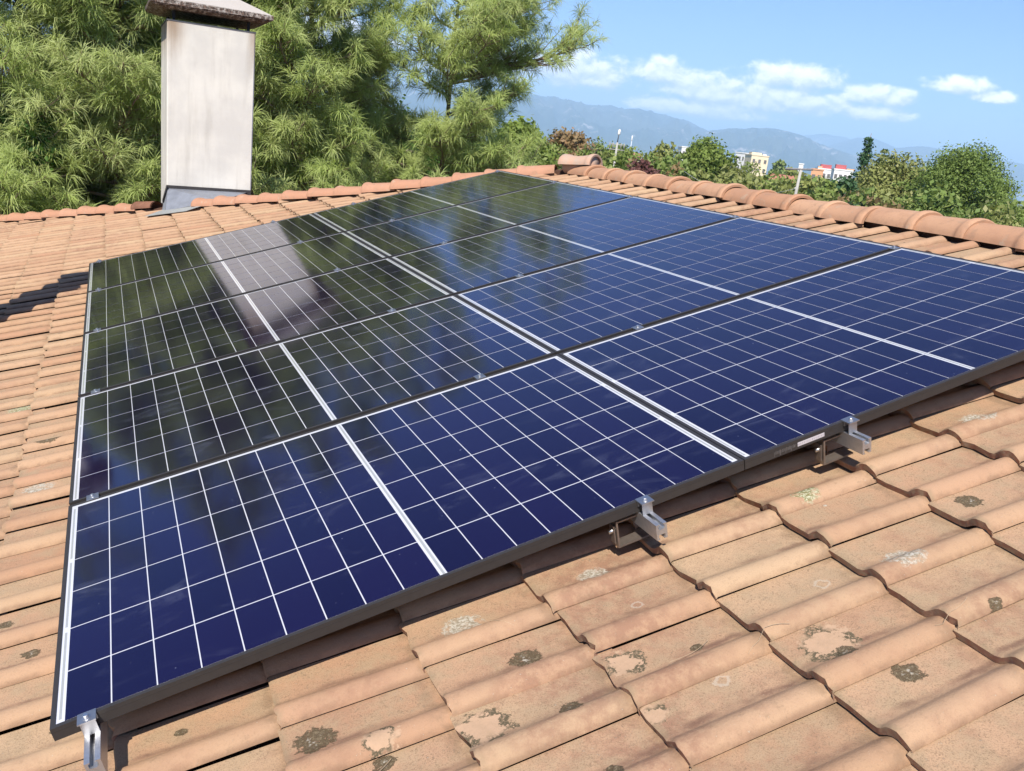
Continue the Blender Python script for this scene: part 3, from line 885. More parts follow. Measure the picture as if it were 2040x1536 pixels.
for row in range(5):
    for col in range(2):
        mod = module_at(row, col)
        if (row, col) == (0, 1):
            mb = MB(); mb.box(-0.047, 0.047, -0.0004, 0.0, -0.006, 0.006)
            part("sticker", mb, STICKER, mod, Matrix.Translation((0.225, -0.0002, -0.0165)))
            mb = MB()
            rs = random.Random(4)
            for q in range(20):
                x = 0.098 + q * 0.0038 + rs.uniform(0, .001)
                mb.box(x, x + rs.choice([.0006, .0009, .0014]), -0.0004, 0, -0.027 + (0.006 if q % 5 else 0), -0.0125 + (q % 3) * .001)
            part("serial_barcode", mb, plain("etched_print", (0.17, 0.155, 0.145), 0.5), mod)

# rails, clamps, roof hooks
RAILS = [(0.071, -0.104, "left edge of the array"), (1.404, -0.079, "second from the left, below the middle of the front edge"), (2.082, -0.071, "third from the left, beside the white sticker"), (3.414, -0.075, "on the ridge side of the array")]
A_END = 5 * MH + 4 * GV
def rail_outline():
    w2 = 0.0155
    top, bot = -0.0335, -0.0775
    return [(-w2, bot), (-w2, top), (-0.0050, top), (-0.0050, top - .0030), (-0.0090, top - .0030), (-0.0090, top - .0125), (-0.005, top - .0155), (0.005, top - .0155), (0.0090, top - .0125), (0.0090, top - .0030), (0.0050, top - .0030), (0.0050, top), (w2, top),
            (w2, bot), (0.0065, bot), (0.0065, bot + .0026), (0.0095, bot + .0026), (0.0095, bot + .014), (-0.0095, bot + .014), (-0.0095, bot + .0026), (-0.0065, bot + .0026), (-0.0065, bot)]
ROL = rail_outline()
RLAB = ["aluminium mounting rail end sticking out at the bottom left corner of the array", "aluminium mounting rail end below the middle of the array's front edge", "aluminium mounting rail end beside the white sticker on the right", "aluminium mounting rail under the ridge-side modules, only its far clamps showing"]
CLAMPS = "module clamps along the rails"
def clamp(u, v, end, label):
    o = thing("module_clamp", label, "clamp", roof_mat(u, v, 0.0), CLAMPS)
    w2 = 0.0180
    mb = MB()
    if end:
        s = end                     # +1: clamp stands on the near side of the module, -1: on the far side
        def bx(y0, y1, z0, z1, w2=w2):
            mb.box(-w2, w2, min(y0 * s, y1 * s), max(y0 * s, y1 * s), z0, z1)
        bx(-0.026, 0.0085, 0.0004, 0.0036)         # top plate over the frame
        bx(-0.0195, -0.0170, -0.0335, 0.0004, 0.0150)        # web down to the rail
        bx(-0.0055, -0.0028, -0.012, 0.0004)        # inner hook
        by = -0.0115 * s
    else:
        mb.box(-w2, w2, -0.0185, 0.0185, 0.0004, 0.0032)
        mb.box(-w2, w2, -0.0075, -0.0055, -0.020, 0.0004); mb.box(-w2, w2, 0.0055, 0.0075, -0.020, 0.0004)
        by = 0.0
    part("clamp_plate", mb, ALU, o)
    b = MB(); zt = 0.0036 if end else 0.0032
    b.tube([(0, by, zt), (0, by, zt + .0016)], [.0085, .0082], 14, smooth=False)
    b.tube([(0, by, zt + .0016), (0, by, zt + .0068), (0, by, zt + .0078)], [.0062, .0062, .0050], 12, smooth=False)
    part("bolt", b, STEEL, o)
    return o
SIDE = ["left edge rail", "second rail", "third rail", "ridge-side rail"]
for i, (u, v0, _) in enumerate(RAILS):
    o = thing("mounting_rail", RLAB[i], "rail", roof_mat(u, v0, 0.0), "aluminium rails under the modules")
    mb = MB(); mb.prism(ROL, 0.0, A_END - v0 + 0.09, 'y')
    part("rail_profile", mb, [ALU_CUT], o)
    clamp(u, 0.0, 1, ["silver end clamp at the bottom left corner of the array", "silver end clamp holding the front edge below the middle of the near left module", "silver end clamp on the front edge right of the white sticker", "silver end clamp on the front edge near the ridge, right of the view"][i])
    for r in range(4):
        vv = (r + 1) * MH + (r + 0.5) * GV
        clamp(u, vv, 0, "mid clamp on the %s between %s and %s module rows from the front" % (SIDE[i], ["first", "second", "third", "fourth"][r], ["second", "third", "fourth", "fifth"][r]))
    clamp(u, A_END, -1, "small silver end clamp on the back edge of the array at the %s" % SIDE[i])
def hook(u, v, label):
    o = thing("roof_hook", label, "roof hook", roof_mat(u, v, 0.0), "steel hooks under the rails")
    mb = MB()
    mb.box(-0.078, -0.073, 0.0, 0.034, -0.118, -0.0445)     # upright plate
    mb.box(-0.0838, -0.0805, 0.006, 0.028, -0.110, -0.058)    # second leaf
    mb.box(-0.078, 0.030, 0.0, 0.034, -0.1225, -0.118)      # foot
    mb.box(-0.078, -0.0155, 0.004, 0.030, -0.052, -0.048)      # arm to the rail
    part("bent_plate", mb, BRACKET, o)
    b = MB(); b.tube([(-0.094, 0.016, -0.075), (-0.070, 0.016, -0.075)], .006, 10)
    part("bolt", b, STEEL, o)
hook(1.404, 0.012, "steel roof hook beside the second rail under the front edge")
hook(2.082, 0.010, "steel roof hook beside the third rail, left of it below the sticker")
hook(0.071, 1.2, "steel roof hook hidden under the left edge of the array")
hook(3.414, 0.30, "steel roof hook under the ridge-side rail")

# ------------------------------------------------------------------ chimneys
def chimney(label, x0, x1, y0, y1, zb, zt, cap_over, name="chimney", full=True):
    W_, L_ = x1 - x0, y1 - y0
    o = thing(name, label, "chimney", loc=(x0, y0, 0.28 if full else 0.0))
    oz = o.location.z
    mb = MB()
    b = 0.012
    ring = [(b, 0), (W_ - b, 0), (W_, b), (W_, L_ - b), (W_ - b, L_), (b, L_), (0, L_ - b), (0, b)]
    mb.prism(ring, zb - oz, zt - oz, 'z')
    part("stack", mb, PLASTER, o)
    zt -= oz
    mb = MB(); mb.box(-.004, W_ + .004, -.004, L_ + .004, zt + .0005, zt + .016)
    part("rim", mb, plain("dark_rim", (0.10, 0.105, 0.115), 0.8), o)
    # concrete cap: chamfered slab with a low pyramid on it
    mb = MB(); e = cap_over
    def rect(off, z):
        oy = off * .6 if off > 0 else off
        return [(-off, -oy, z), (W_ + off, -oy, z), (W_ + off, L_ + oy, z), (-off, L_ + oy, z)]
    lv_ = [rect(0.02, zt + .115), rect(e - .03, zt + .142), rect(e, zt + .158), rect(e, zt + .198), rect(e - .012, zt + .206), rect(-W_ * .42, zt + .206 + (W_ * .42 + e) * 0.42)]
    vs = [p for r in lv_ for p in r]
    fs = [(3, 2, 1, 0)] + [(4 * i + k, 4 * i + (k + 1) % 4, 4 * i + 4 + (k + 1) % 4, 4 * i + 4 + k) for i in range(len(lv_) - 1) for k in range(4)] + [tuple(4 * (len(lv_) - 1) + k for k in range(4))]
    mb.add(vs, fs)
    bm = bmesh.new(); mesh = mb.mesh("cap_slab", CAPCON); bm.from_mesh(mesh)
    bmesh.ops.subdivide_edges(bm, edges=bm.edges[:], cuts=5, use_grid_fill=True)
    rg = random.Random(3)
    for v_ in bm.verts:
        if zt + .09 < v_.co.z < zt + .23:
            v_.co += Vector((rg.gauss(0, .0012), rg.gauss(0, .0012), rg.gauss(0, .001)))
    bm.to_mesh(mesh); bm.free()
    link("cap_slab", mesh, o)
    for px_, py_ in ((.07, .07), (W_ - .07, .07), (W_ - .07, L_ - .07), (.07, L_ - .07)):
        mb = MB(); mb.box(px_ - .014, px_ + .014, py_ - .014, py_ + .014, zt + .016, zt + .116)
        part("cap_post", mb, CAPIRON, o)
    return o
ch = chimney("pale rendered chimney with dark mossy concrete cap rising behind the hip", 0.744, 1.664, 8.95, 10.05, -0.9, 2.073, 0.172)
oz = 0.28
def loc_(p):
    return (p[0] - 0.744, p[1] - 8.95, p[2] - oz)
def roof_pt(x, y, h):
    return Vector((x, y, 0)) + Vector((0, 0, (x / CA) * SA + h / CA))
def sheet(mbx, pts, n):
    pts = [Vector(p) for p in pts]; n = Vector(n)
    mbx.hexa(pts, [p + n for p in pts])
mb = MB()    # lead apron: upright skirt and the piece dressed over the tiles
zt0 = 0.335
sheet(mb, [loc_((0.715, 8.62, roof_pt(.715, 8.62, PAN_H + .05).z)), loc_((1.25, 8.36, roof_pt(1.25, 8.36, PAN_H + .06).z)), loc_((1.62, 8.935, zt0 - .01)), loc_((0.757, 8.935, zt0 - .03))], (0, -.004, .004))
sheet(mb, [loc_((0.715, 8.62, roof_pt(.715, 8.62, PAN_H + .05).z)), loc_((0.757, 8.935, zt0 - .03)), loc_((0.725, 9.00, zt0 - .16)), loc_((0.69, 8.72, roof_pt(.69, 8.72, PAN_H + .05).z))], (-.004, 0, .003))
part("lead_apron", mb, LEAD, ch)
mb = MB()
a_, b_, c_, d_ = (0.50, 8.50), (0.90, 8.22), (1.12, 8.40), (0.72, 8.75)
sheet(mb, [loc_(roof_pt(x, y, PAN_H + .050)) for x, y in (a_, b_, c_, d_)], (0, 0, .005))
part("dressed_lead", mb, plain("pale_lead", (0.30, 0.31, 0.295), 0.6, 0.1, noise=0.06, scale=10), ch)
mb = MB()
zs = zt0
sheet(mb, [loc_((0.742, 8.925, zs - .045)), loc_((1.66, 8.925, zs - .03)), loc_((1.66, 8.946, zs - .03)), loc_((0.742, 8.946, zs - .045))], (0, 0, .05))
sheet(mb, [loc_((0.700, 8.88, zs - .21)), loc_((0.752, 8.90, zs - .045)), loc_((0.742, 8.945, zs - .045)), loc_((0.700, 8.945, zs - .21))], (-.002, -.01, .05))
part("mastic_strip", mb, MASTIC, ch)
chimney("slim chimney by the eave just left of the view, casting the shadow across the tiles", -0.935, -0.695, 4.58, 5.00, -0.75, 1.05, 0.04, full=False)

# ------------------------------------------------------------------ plants
def needles(tips, axes, tints, K, L, W_, seed, droop=1.0):
    """tufts of long drooping needles: tips (N,3), axes (N,3) shoot directions -> vertices, triangles, tint"""
    rg = np.random.default_rng(seed); N = len(tips)
    ax = axes / np.linalg.norm(axes, axis=1, keepdims=True)
    base = tips[:, None, :] - ax[:, None, :] * rg.uniform(0, 0.07, (N, K, 1))
    d = rg.normal(size=(N, K, 3)); d -= (d * ax[:, None, :]).sum(-1, keepdims=True) * ax[:, None, :]
    d /= np.linalg.norm(d, axis=-1, keepdims=True) + 1e-9
    spread = rg.uniform(0.45, 1.25, (N, K, 1))
    dir0 = ax[:, None, :] * rg.uniform(0.25, 1.0, (N, K, 1)) + d * spread + np.array([0, 0, 0.12])
    dir0 /= np.linalg.norm(dir0, axis=-1, keepdims=True)
    ln = rg.uniform(0.72, 1.1, (N, K, 1)) * (L if np.isscalar(L) else L[:, None, None])
    g = np.array([0, 0, -1.0])
    p1 = base + dir0 * ln * 0.50 + g * ln * 0.03 * droop
    dir1 = dir0 + g * 0.85 * droop * rg.uniform(0.3, 1.5, (N, K, 1)); dir1 /= np.linalg.norm(dir1, axis=-1, keepdims=True)
    p2 = p1 + dir1 * ln * 0.60
    face = ax[:, None, :] * 0.8 + np.array([-0.15, -0.35, 0.75]) + rg.normal(size=(N, K, 3)) * 0.55      # flat side turned out of the tuft
    side = np.cross(dir0, face); side /= np.linalg.norm(side, axis=-1, keepdims=True) + 1e-9
    w_ = W_ if np.isscalar(W_) else W_[:, None, None]
    V = np.stack([base, p1 - side * w_ * .5, p1 + side * w_ * .5, p2], axis=2).reshape(-1, 3)
    o = (np.arange(N * K) * 4)[:, None]
    T = np.concatenate([o + np.array([[0, 1, 2]]), o + np.array([[1, 3, 2]])], 1).reshape(-1, 3)
    return V, T, np.repeat(tints, K * 4)

def pine(x, y, top, spread, seed, zlo=-2.4, mat=None, K=32, L=0.27, W_=0.0105, step=0.33, thin=1.0, lean=(0, 0), label="", limbs=(), per_branch=1.0, rtrunk=0.13, az_keep=None, group="long-needled pines behind the roof"):
    rg = random.Random(seed)
    o = thing("pine_tree", label, "tree", loc=(x, y, GZ), group=group)
    wood = MB(); tips, axes, tint, lens = [], [], [], []
    def trunk_at(z):
        f = (z - GZ) / (top - GZ)
        return Vector((x + lean[0] * f * f + 0.10 * math.sin(z * .9 + seed), y + lean[1] * f * f + 0.08 * math.cos(z * 1.1 + seed), z))
    zs_ = np.linspace(GZ, top, 16)
    wood.tube([trunk_at(z) - Vector((x, y, GZ)) for z in zs_], [max(.015, rtrunk * (1 - .93 * (z - GZ) / (top - GZ))) for z in zs_], 9)
    def branch(p0, az_, length, rise, r0):
        n = 7; pts = [p0]; d = Vector((math.cos(az_), math.sin(az_), rise))
        d.normalize(); p = p0.copy()
        for i in range(n):
            f = (i + 1) / n
            d = (d + Vector((rg.gauss(0, .10), rg.gauss(0, .10), -0.10 + 0.30 * f))).normalized()
            p = p + d * (length / n); pts.append(p.copy())
        wood.tube([q - Vector((x, y, GZ)) for q in pts], [r0 * (1 - .8 * i / n) + .004 for i in range(n + 1)], 5)
        def tuft(q, a, tn):
            tips.append(tuple(q)); axes.append(tuple(a)); tint.append(tn); lens.append(L * rg.uniform(.8, 1.15))
        bt = rg.random()
        dense = 3 if p0.z < 3.9 else 1
        for i in range(2, n + 1):
            f = i / n
            dirn = (pts[i] - pts[i - 1]).normalized()
            for s in (-1, 1) * dense:
                if rg.random() > thin:
                    continue
                side = Vector((-math.sin(az_), math.cos(az_), 0)) * s
                sl = max(.16, length * (0.10 + 0.26 * (1 - abs(f - .6)))) * rg.uniform(.35, 1.2) * per_branch
                sd = (side * rg.uniform(.4, 1.1) + dirn * .8 + Vector((0, 0, rg.uniform(-.45, .55)))).normalized()
                a = pts[i - 1].lerp(pts[i], rg.random())
                e = a + sd * sl + Vector((0, 0, .10 * sl)); mid = a + sd * sl * .5 - Vector((0, 0, .03 * sl))
                wood.tube([q - Vector((x, y, GZ)) for q in (a, mid, e)], [r0 * .22 + .003, r0 * .16 + .002, .004], 3, caps=False)
                upd = (sd + Vector((0, 0, rg.uniform(.05, .8)))).normalized()
                tuft(e, upd, bt * .6 + rg.random() * .4)
                if sl > .30:
                    tuft(mid + (e - mid) * .35 + Vector((rg.gauss(0, .06), rg.gauss(0, .06), .05)), (upd + Vector((rg.gauss(0, .5), rg.gauss(0, .5), .2))), bt * .6 + rg.random() * .4)
            if f > .5 and rg.random() < thin:
                tuft(pts[i], dirn + Vector((0, 0, .35)), bt * .6 + rg.random() * .4)
        tuft(pts[-1], d + Vector((0, 0, .4)), bt * .6 + .4 * rg.random())
    z = zlo
    while z < top - .25:
        f = (z - zlo) / (top - zlo)
        n = 5 if f < .8 else 4
        ph = rg.random() * 6.28
        hi = z > 4.2
        for q in range(n):
            a = ph + q * 6.283 / n + rg.gauss(0, .25)
            # dense only on the side that can be seen
            if a_keep(a, az_keep):
                branch(trunk_at(z + rg.uniform(-.12, .12)), a, spread * (1 - .62 * f ** 1.4) * rg.uniform(.75, 1.12), rg.uniform(.05, .35) + .25 * f, .030 * (1 - .5 * f))
        z += step * (1.0 if not hi else 1.5) * rg.uniform(.85, 1.15)
    for (lz, la, ll, lr, lrad) in limbs:
        branch(trunk_at(lz), la, ll, lr, lrad)
    part("trunk", wood, BARK, o)
    V, T, tn = needles(np.array(tips) - np.array([[x, y, GZ]]), np.array(axes), np.array(tint), K, np.array(lens), W_, seed)
    c = link("crown", tri_mesh("crown", V, T, mat or NEEDLE, tn), o)
    return len(T)
def a_keep(a, keep):
    if keep is None:
        return True
    return math.cos(a - keep[0]) > keep[1]
FACE = (-1.75, -0.55)      # branch azimuths turned to the house
ntri = 0
ntri += pine(-1.0, 13.2, 6.4, 2.2, 11, label="tall long-needled pine filling the left edge of the view, left of the chimney", az_keep=FACE)
ntri += pine(1.1, 14.4, 7.2, 2.3, 12, label="long-needled pine directly behind the chimney", az_keep=FACE)
ntri += pine(3.4, 14.6, 6.8, 2.2, 13, label="tall long-needled pine behind the low one on the chimney's right side", az_keep=FACE, thin=.85)
ntri += pine(5.3, 13.6, 5.8, 2.1, 14, label="long-needled pine with sky showing through, reaching right over the roof's apex", az_keep=(-1.3, -0.75), thin=.64, lean=(.9, 0.2), rtrunk=.10,
             limbs=[(2.2, .05, 2.6, .30, .05), (2.9, .12, 2.4, .35, .045), (3.3, -.15, 2.0, .3, .04), (2.4, -.4, 2.4, .22, .045)])
ntri += pine(0.25, 12.5, 4.9, 1.7, 19, label="low long-needled pine filling the space just left of the chimney", az_keep=FACE, K=30, rtrunk=.07, thin=.66)
ntri += pine(2.75, 12.8, 5.0, 1.7, 20, label="low long-needled pine close to the chimney's right side", az_keep=FACE, K=30, rtrunk=.07, thin=.66)
ntri += pine(-3.6, 14.0, 6.0, 2.3, 15, label="long-needled pine at the far left, cut by the edge of the photo", az_keep=FACE, K=16, thin=.7)
ntri += pine(2.3, 18.5, 8.5, 2.6, 16, label="dark pine in the shade behind the others, above the chimney's right shoulder", az_keep=FACE, K=14, mat=NEEDLE_SHADED, step=.6, W_=.013, group="dark pines behind the front pines")


def leaf_cloud(n, centers, radii, size, seed, squash=0.8, flat=0.35):
    """leaf-sized faces on and in clumps"""
    rg = np.random.default_rng(seed)
    w_ = radii ** 2; idx = rg.choice(len(centers), n, p=w_ / w_.sum())
    d = rg.normal(size=(n, 3)); d /= np.linalg.norm(d, axis=1, keepdims=True)
    r = radii[idx] * (rg.uniform(0.0, 1, n) ** 0.38) * (1 + 0.18 * rg.normal(size=n))
    p = centers[idx] + d * r[:, None] * np.array([1, 1, squash])
    nrm = d + rg.normal(size=(n, 3)) * 0.9 + np.array([0, 0, flat]); nrm /= np.linalg.norm(nrm, axis=1, keepdims=True)
    a = np.cross(nrm, rg.normal(size=(n, 3))); a /= np.linalg.norm(a, axis=1, keepdims=True) + 1e-9
    b = np.cross(nrm, a)
    s = size * rg.uniform(.6, 1.3, (n, 1))
    V = np.stack([p - a * s * .5, p + b * s * .30, p + a * s * .5, p - b * s * .30], 1).reshape(-1, 3)
    o = (np.arange(n) * 4)[:, None]
    T = np.concatenate([o + np.array([[0, 1, 2]]), o + np.array([[0, 2, 3]])], 1).reshape(-1, 3)
    return V, T

def tree(name, label, azd, dist, el_top, width_deg, mat, seed, leaf, n0, group=None, z_bot=None, shape='round', clumps=26, cat="tree", bark=None):
    """a broad tree or shrub at an azimuth and distance, its top at an elevation, as wide as width_deg"""
    p = polar(azd, dist, GZ); top = EYE[2] + dist * math.tan(R(el_top))
    width_deg *= 1.3; n = int(n0 * 1.5)
    wr = dist * math.tan(R(width_deg)) / 2
    zb = max(GZ + 0.8, top - 2.6 * wr, EYE[2] - dist * .085) if z_bot is None else z_bot
    o = thing(name, label, cat, loc=p, group=group)
    rg = np.random.default_rng(seed); H = top - zb
    cs, rs = [], []
    for i in range(clumps):
        for _ in range(40):
            q = rg.uniform(-1, 1, 3)
            if shape == 'umbrella':
                ok = q[0]**2 + q[1]**2 + max(q[2], 0)**2 < 1 and q[2] > -0.45
            elif shape == 'cone':
                ok = math.hypot(q[0], q[1]) < (1 - q[2]) / 2
            else:
                ok = (q ** 2).sum() < 1
            if ok and (q ** 2).sum() > (0.22 if shape != 'cone' else 0):
                break
        rr = wr * (rg.uniform(.30, .52) if shape == 'round' else rg.uniform(.20, .34))
        rr = min(rr, H * .3)
        zc = zb + H * .5 + q[2] * (H * .5 - rr * .75)
        cs.append([q[0] * max(wr - rr, .1), q[1] * max(wr - rr, .1), zc - GZ]); rs.append(rr)
    cs, rs = np.array(cs), np.array(rs)
    V, T = leaf_cloud(n, cs, rs, leaf, seed)
    wood = MB()
    tr = max(.07, wr * .07)
    hz = (zb + H * .45) - GZ
    wood.tube([(0, 0, 0), (wr * .03, 0, hz * .5), (-wr * .02, wr * .03, hz)], [tr, tr * .8, tr * .5], 8)
    for k in range(0, clumps, 2):
        a = Vector((0, 0, hz * (.6 + .4 * rg.random()))); e = Vector(cs[k])
        wood.tube([a, a.lerp(e, .5) + Vector((0, 0, .05 * wr)), e], [tr * .4, tr * .25, tr * .08], 5, caps=False)
    part("trunk", wood, bark or TWIG, o)
    link("crown", tri_mesh("crown", V, T, mat), o)
    return o
LOW = "trees beyond the ridge"
# behind and beside the pines
tree("broadleaf_tree", "dark glossy broadleaf tree at the left edge below the pines", -4.6, 14.2, -0.6, 8, LEAF_DARK, 31, .085, 9000)
tree("broadleaf_tree", "dark green broadleaf filling the gap behind the chimney pines", 8, 22, 3.0, 22, LEAF_DARK, 32, .15, 9000)
tree("broadleaf_tree", "bright green leafy tree just left of the brown tree, right under the pine's tip", 24.8, 27, 1.75, 4.6, LEAF_BRIGHT, 33, .17, 9000, LOW)
tree("broadleaf_tree", "green leafy tree behind the lowest pine sprays", 20.5, 30, 1.0, 6, LEAF_MID, 34, .19, 8000, LOW)
tree("broadleaf_tree", "brownish olive tree with turning leaves behind the roof's apex", 27.95, 44, 1.42, 3.3, LEAF_BROWN, 35, .24, 9000, LOW)
tree("broadleaf_tree", "low yellow-green tree at the foot of the brown tree, left of the lamp pole", 29.6, 38, 0.15, 2.6, LEAF_OLIVE, 36, .22, 5000, LOW)
tree("broadleaf_tree", "narrow green tree just left of the lamp pole", 30.2, 52, 0.62, 1.7, LEAF_MID, 37, .26, 4500, LOW)
tree("broadleaf_tree", "light green round tree right behind the lamp pole", 31.6, 55, 0.75, 2.0, LEAF_BRIGHT, 38, .26, 5000, LOW)
tree("shrub", "dark purple-red shrub between the lamp pole and the big green tree", 32.9, 27, -0.10, 2.1, LEAF_RED, 39, .14, 6000, cat="shrub")
tree("broadleaf_tree", "olive tree right of the purple shrub, lower than its right neighbour", 34.0, 48, 1.18, 3.0, LEAF_OLIVE, 40, .25, 7000, LOW)
tree("broadleaf_tree", "big rounded green tree left of the cream apartment block", 36.9, 46, 1.80, 3.4, LEAF_BRIGHT, 41, .18, 14000, LOW)
tree("broadleaf_tree", "grey-green bush-like tree in front of the big rounded tree", 35.0, 32, -0.5, 3.4, LEAF_OLIVE, 42, .18, 6000, LOW)
tree("broadleaf_tree", "olive feathery tree below the cream apartment block", 38.6, 40, 0.38, 3.4, LEAF_OLIVE, 43, .22, 8000, LOW)
tree("broadleaf_tree", "green tree between the feathery olive tree and the leaning pole", 41.0, 44, -0.02, 2.9, LEAF_MID, 44, .23, 6000, LOW)
tree("broadleaf_tree", "far round tree right of the cream apartment block", 41.2, 240, 0.85, 1.0, LEAF_MID, 45, .9, 1500, LOW)
tree("broadleaf_tree", "far low tree above the red roof", 42.0, 260, 0.55, .9, LEAF_MID, 46, .9, 1200, LOW)
tree("broadleaf_tree", "dark green tree right of the leaning pole", 43.6, 42, 0.42, 2.5, LEAF_MID, 47, .23, 7000, LOW)
tree("broadleaf_tree", "dark green tree at the foot of the spruce", 45.3, 44, 0.45, 2.4, LEAF_SPRUCE, 48, .24, 6500, LOW)
tree("broadleaf_tree", "wide olive-green tree between the tall spruce and the umbrella pine", 47.9, 46, 2.55, 4.4, LEAF_OLIVE, 49, .18, 17000, LOW)
tree("broadleaf_tree", "lower olive tree in front of the wide one beside the spruce", 47.2, 34, -0.7, 4.2, LEAF_OLIVE, 50, .19, 8000, LOW)
tree("umbrella_pine", "broad umbrella pine with rounded crown at the right edge", 52.1, 40, 3.3, 5.9, LEAF_STONE, 51, .105, 52000, shape='umbrella', clumps=70, z_bot=-3.0)
tree("broadleaf_tree", "grey-green tree in front of the umbrella pine's right flank", 54.6, 28, -0.9, 4.4, LEAF_OLIVE, 52, .16, 8000, LOW)
tree("broadleaf_tree", "green undergrowth tree below the umbrella pine", 50.6, 30, -1.0, 3.8, LEAF_MID, 53, .17, 7000, LOW)
tree("broadleaf_tree", "tree outside the right edge beyond the ridge", 58.5, 40, 1.5, 5.0, LEAF_MID, 54, .25, 6000, LOW)
def thicket(name, mat, seed, n, lo, hi, a0, a1):
    rg = np.random.default_rng(seed); cs, rs = [], []
    for i in range(n):
        a = rg.uniform(a0, a1); d = rg.uniform(26, 62)
        el_ = rg.uniform(lo, hi)
        p = polar(a, d, 0); top = EYE[2] + d * math.tan(R(el_)); r = d * rg.uniform(.009, .017)
        for k in range(6):
            cs.append([p.x + rg.normal() * r * .8, p.y + rg.normal() * r * .8, top - r * .7 - rg.uniform(0, 1) ** 1.4 * 3.0]); rs.append(r * rg.uniform(.5, .9))
    V, T = leaf_cloud(n * 420, np.array(cs), np.array(rs), .20, seed)
    stuff(link(name, tri_mesh(name, V, T, mat)))
thicket("hedgerow_undergrowth", LEAF_OLIVE, 91, 50, -.25, .75, 24, 60)
thicket("hedgerow_undergrowth", LEAF_MID, 92, 50, -.25, .70, 24, 60)
thicket("hedgerow_undergrowth", LEAF_MID, 94, 20, .25, 1.05, 24, 36.2)
thicket("hedgerow_undergrowth", LEAF_OLIVE, 95, 20, -.2, .7, 46.5, 60)
thicket("hedgerow_undergrowth", LEAF_BROWN, 93, 14, -.3, .45, 25, 50)
# bare twigs above the brown tree
o = thing("bare_tree", "leafless grey-brown twiggy tree top beside the brown tree", "tree", loc=polar(29.15, 46, GZ))
mb = MB(); rg_ = random.Random(8)
mb.tube([(0, 0, 0), (0, 0, 7.6)], [.14, .07], 7); part("trunk", mb, TWIG, o)
mb = MB()
for q in range(70):
    a = rg_.random() * 6.28; z0 = rg_.uniform(5.8, 7.6); l = rg_.uniform(.5, 1.1)
    e = Vector((math.cos(a) * l * .8, math.sin(a) * l * .8, min(z0 + l * .9, 9.05)))
    mb.tube([(0, 0, z0), (e.x * .5, e.y * .5, z0 + l * .3), e], [.03, .02, .007], 4, caps=False)
part("crown", mb, TWIG, o)
# spruce
def spruce():
    p = polar(45.85, 62, GZ); top = EYE[2] + 62 * math.tan(R(2.9))
    o = thing("spruce_tree", "slim dark spruce standing above the trees, right of the red and white buildings", "tree", loc=p)
    H = top - GZ
    mb = MB(); mb.tube([(0, 0, 0), (0.1, 0, H * .6), (.28, 0, H)], [.16, .10, .015], 7); part("trunk", mb, TWIG, o)
    rg = np.random.default_rng(5); cs, rs = [], []
    z = 2.5
    while z < H:
        f = z / H; wv = (1.2 * (1 - f) ** .75 + .10) * rg.uniform(.55, 1.25)
        for k in range(5):
            a = rg.uniform(0, 6.28); l = wv * rg.uniform(.5, 1.1)
            for s in (.35, .7, 1.0):
                cs.append([math.cos(a) * l * s + .25 * f * f, math.sin(a) * l * s, z - l * s * .25 + rg.normal() * .05]); rs.append((.17 + .14 * (1 - f)) * rg.uniform(.7, 1.4))
        z += rg.uniform(.18, .40)
    V, T = leaf_cloud(9000, np.array(cs), np.array(rs), .17, 6, .7, .2)
    link("crown", tri_mesh("crown", V, T, LEAF_SPRUCE), o)
    p = polar(46.85, 60, GZ); top = EYE[2] + 60 * math.tan(R(2.0))
    o = thing("spruce_tree", "small thin dark spruce tip leaning right beside the tall spruce", "tree", loc=p)
    H = top - GZ
    mb = MB(); mb.tube([(0, 0, 0), (-.3, 0, H * .6), (.25, 0, H)], [.12, .07, .012], 7); part("trunk", mb, TWIG, o)
    cs, rs = [], []
    for z in np.arange(3, H, .3):
        f = z / H
        for k in range(3):
            a = rg.uniform(0, 6.28); l = .7 * (1 - f) + .06
            cs.append([math.cos(a) * l - .3 + .55 * max(0, (f - .6) / .4), math.sin(a) * l, z]); rs.append(.16)
    V, T = leaf_cloud(3000, np.array(cs), np.array(rs), .16, 9, .7, .2)
    link("crown", tri_mesh("crown", V, T, LEAF_SPRUCE), o)
spruce()
# the wood that closes the view further off
def woodland():
    cs, rs = [], []
    rg = np.random.default_rng(77)
    for i in range(700):
        a = rg.uniform(-25, 75); d = rg.uniform(75, 420)
        h = rg.uniform(6.6, 8.1) + (d - 75) * rg.uniform(0, 0.004)
        p = polar(a, d, GZ); r = rg.uniform(2.2, 4.5)
        for k in range(5):
            cs.append([p.x + rg.normal() * r * .6, p.y + rg.normal() * r * .6, GZ + h - r * .5 - rg.uniform(0, h * .6)]); rs.append(r * rg.uniform(.4, .7))
    V, T = leaf_cloud(50000, np.array(cs), np.array(rs), 1.05, 78)
    stuff(link("distant_woodland", tri_mesh("distant_woodland", V, T, LEAF_MID)))
woodland()

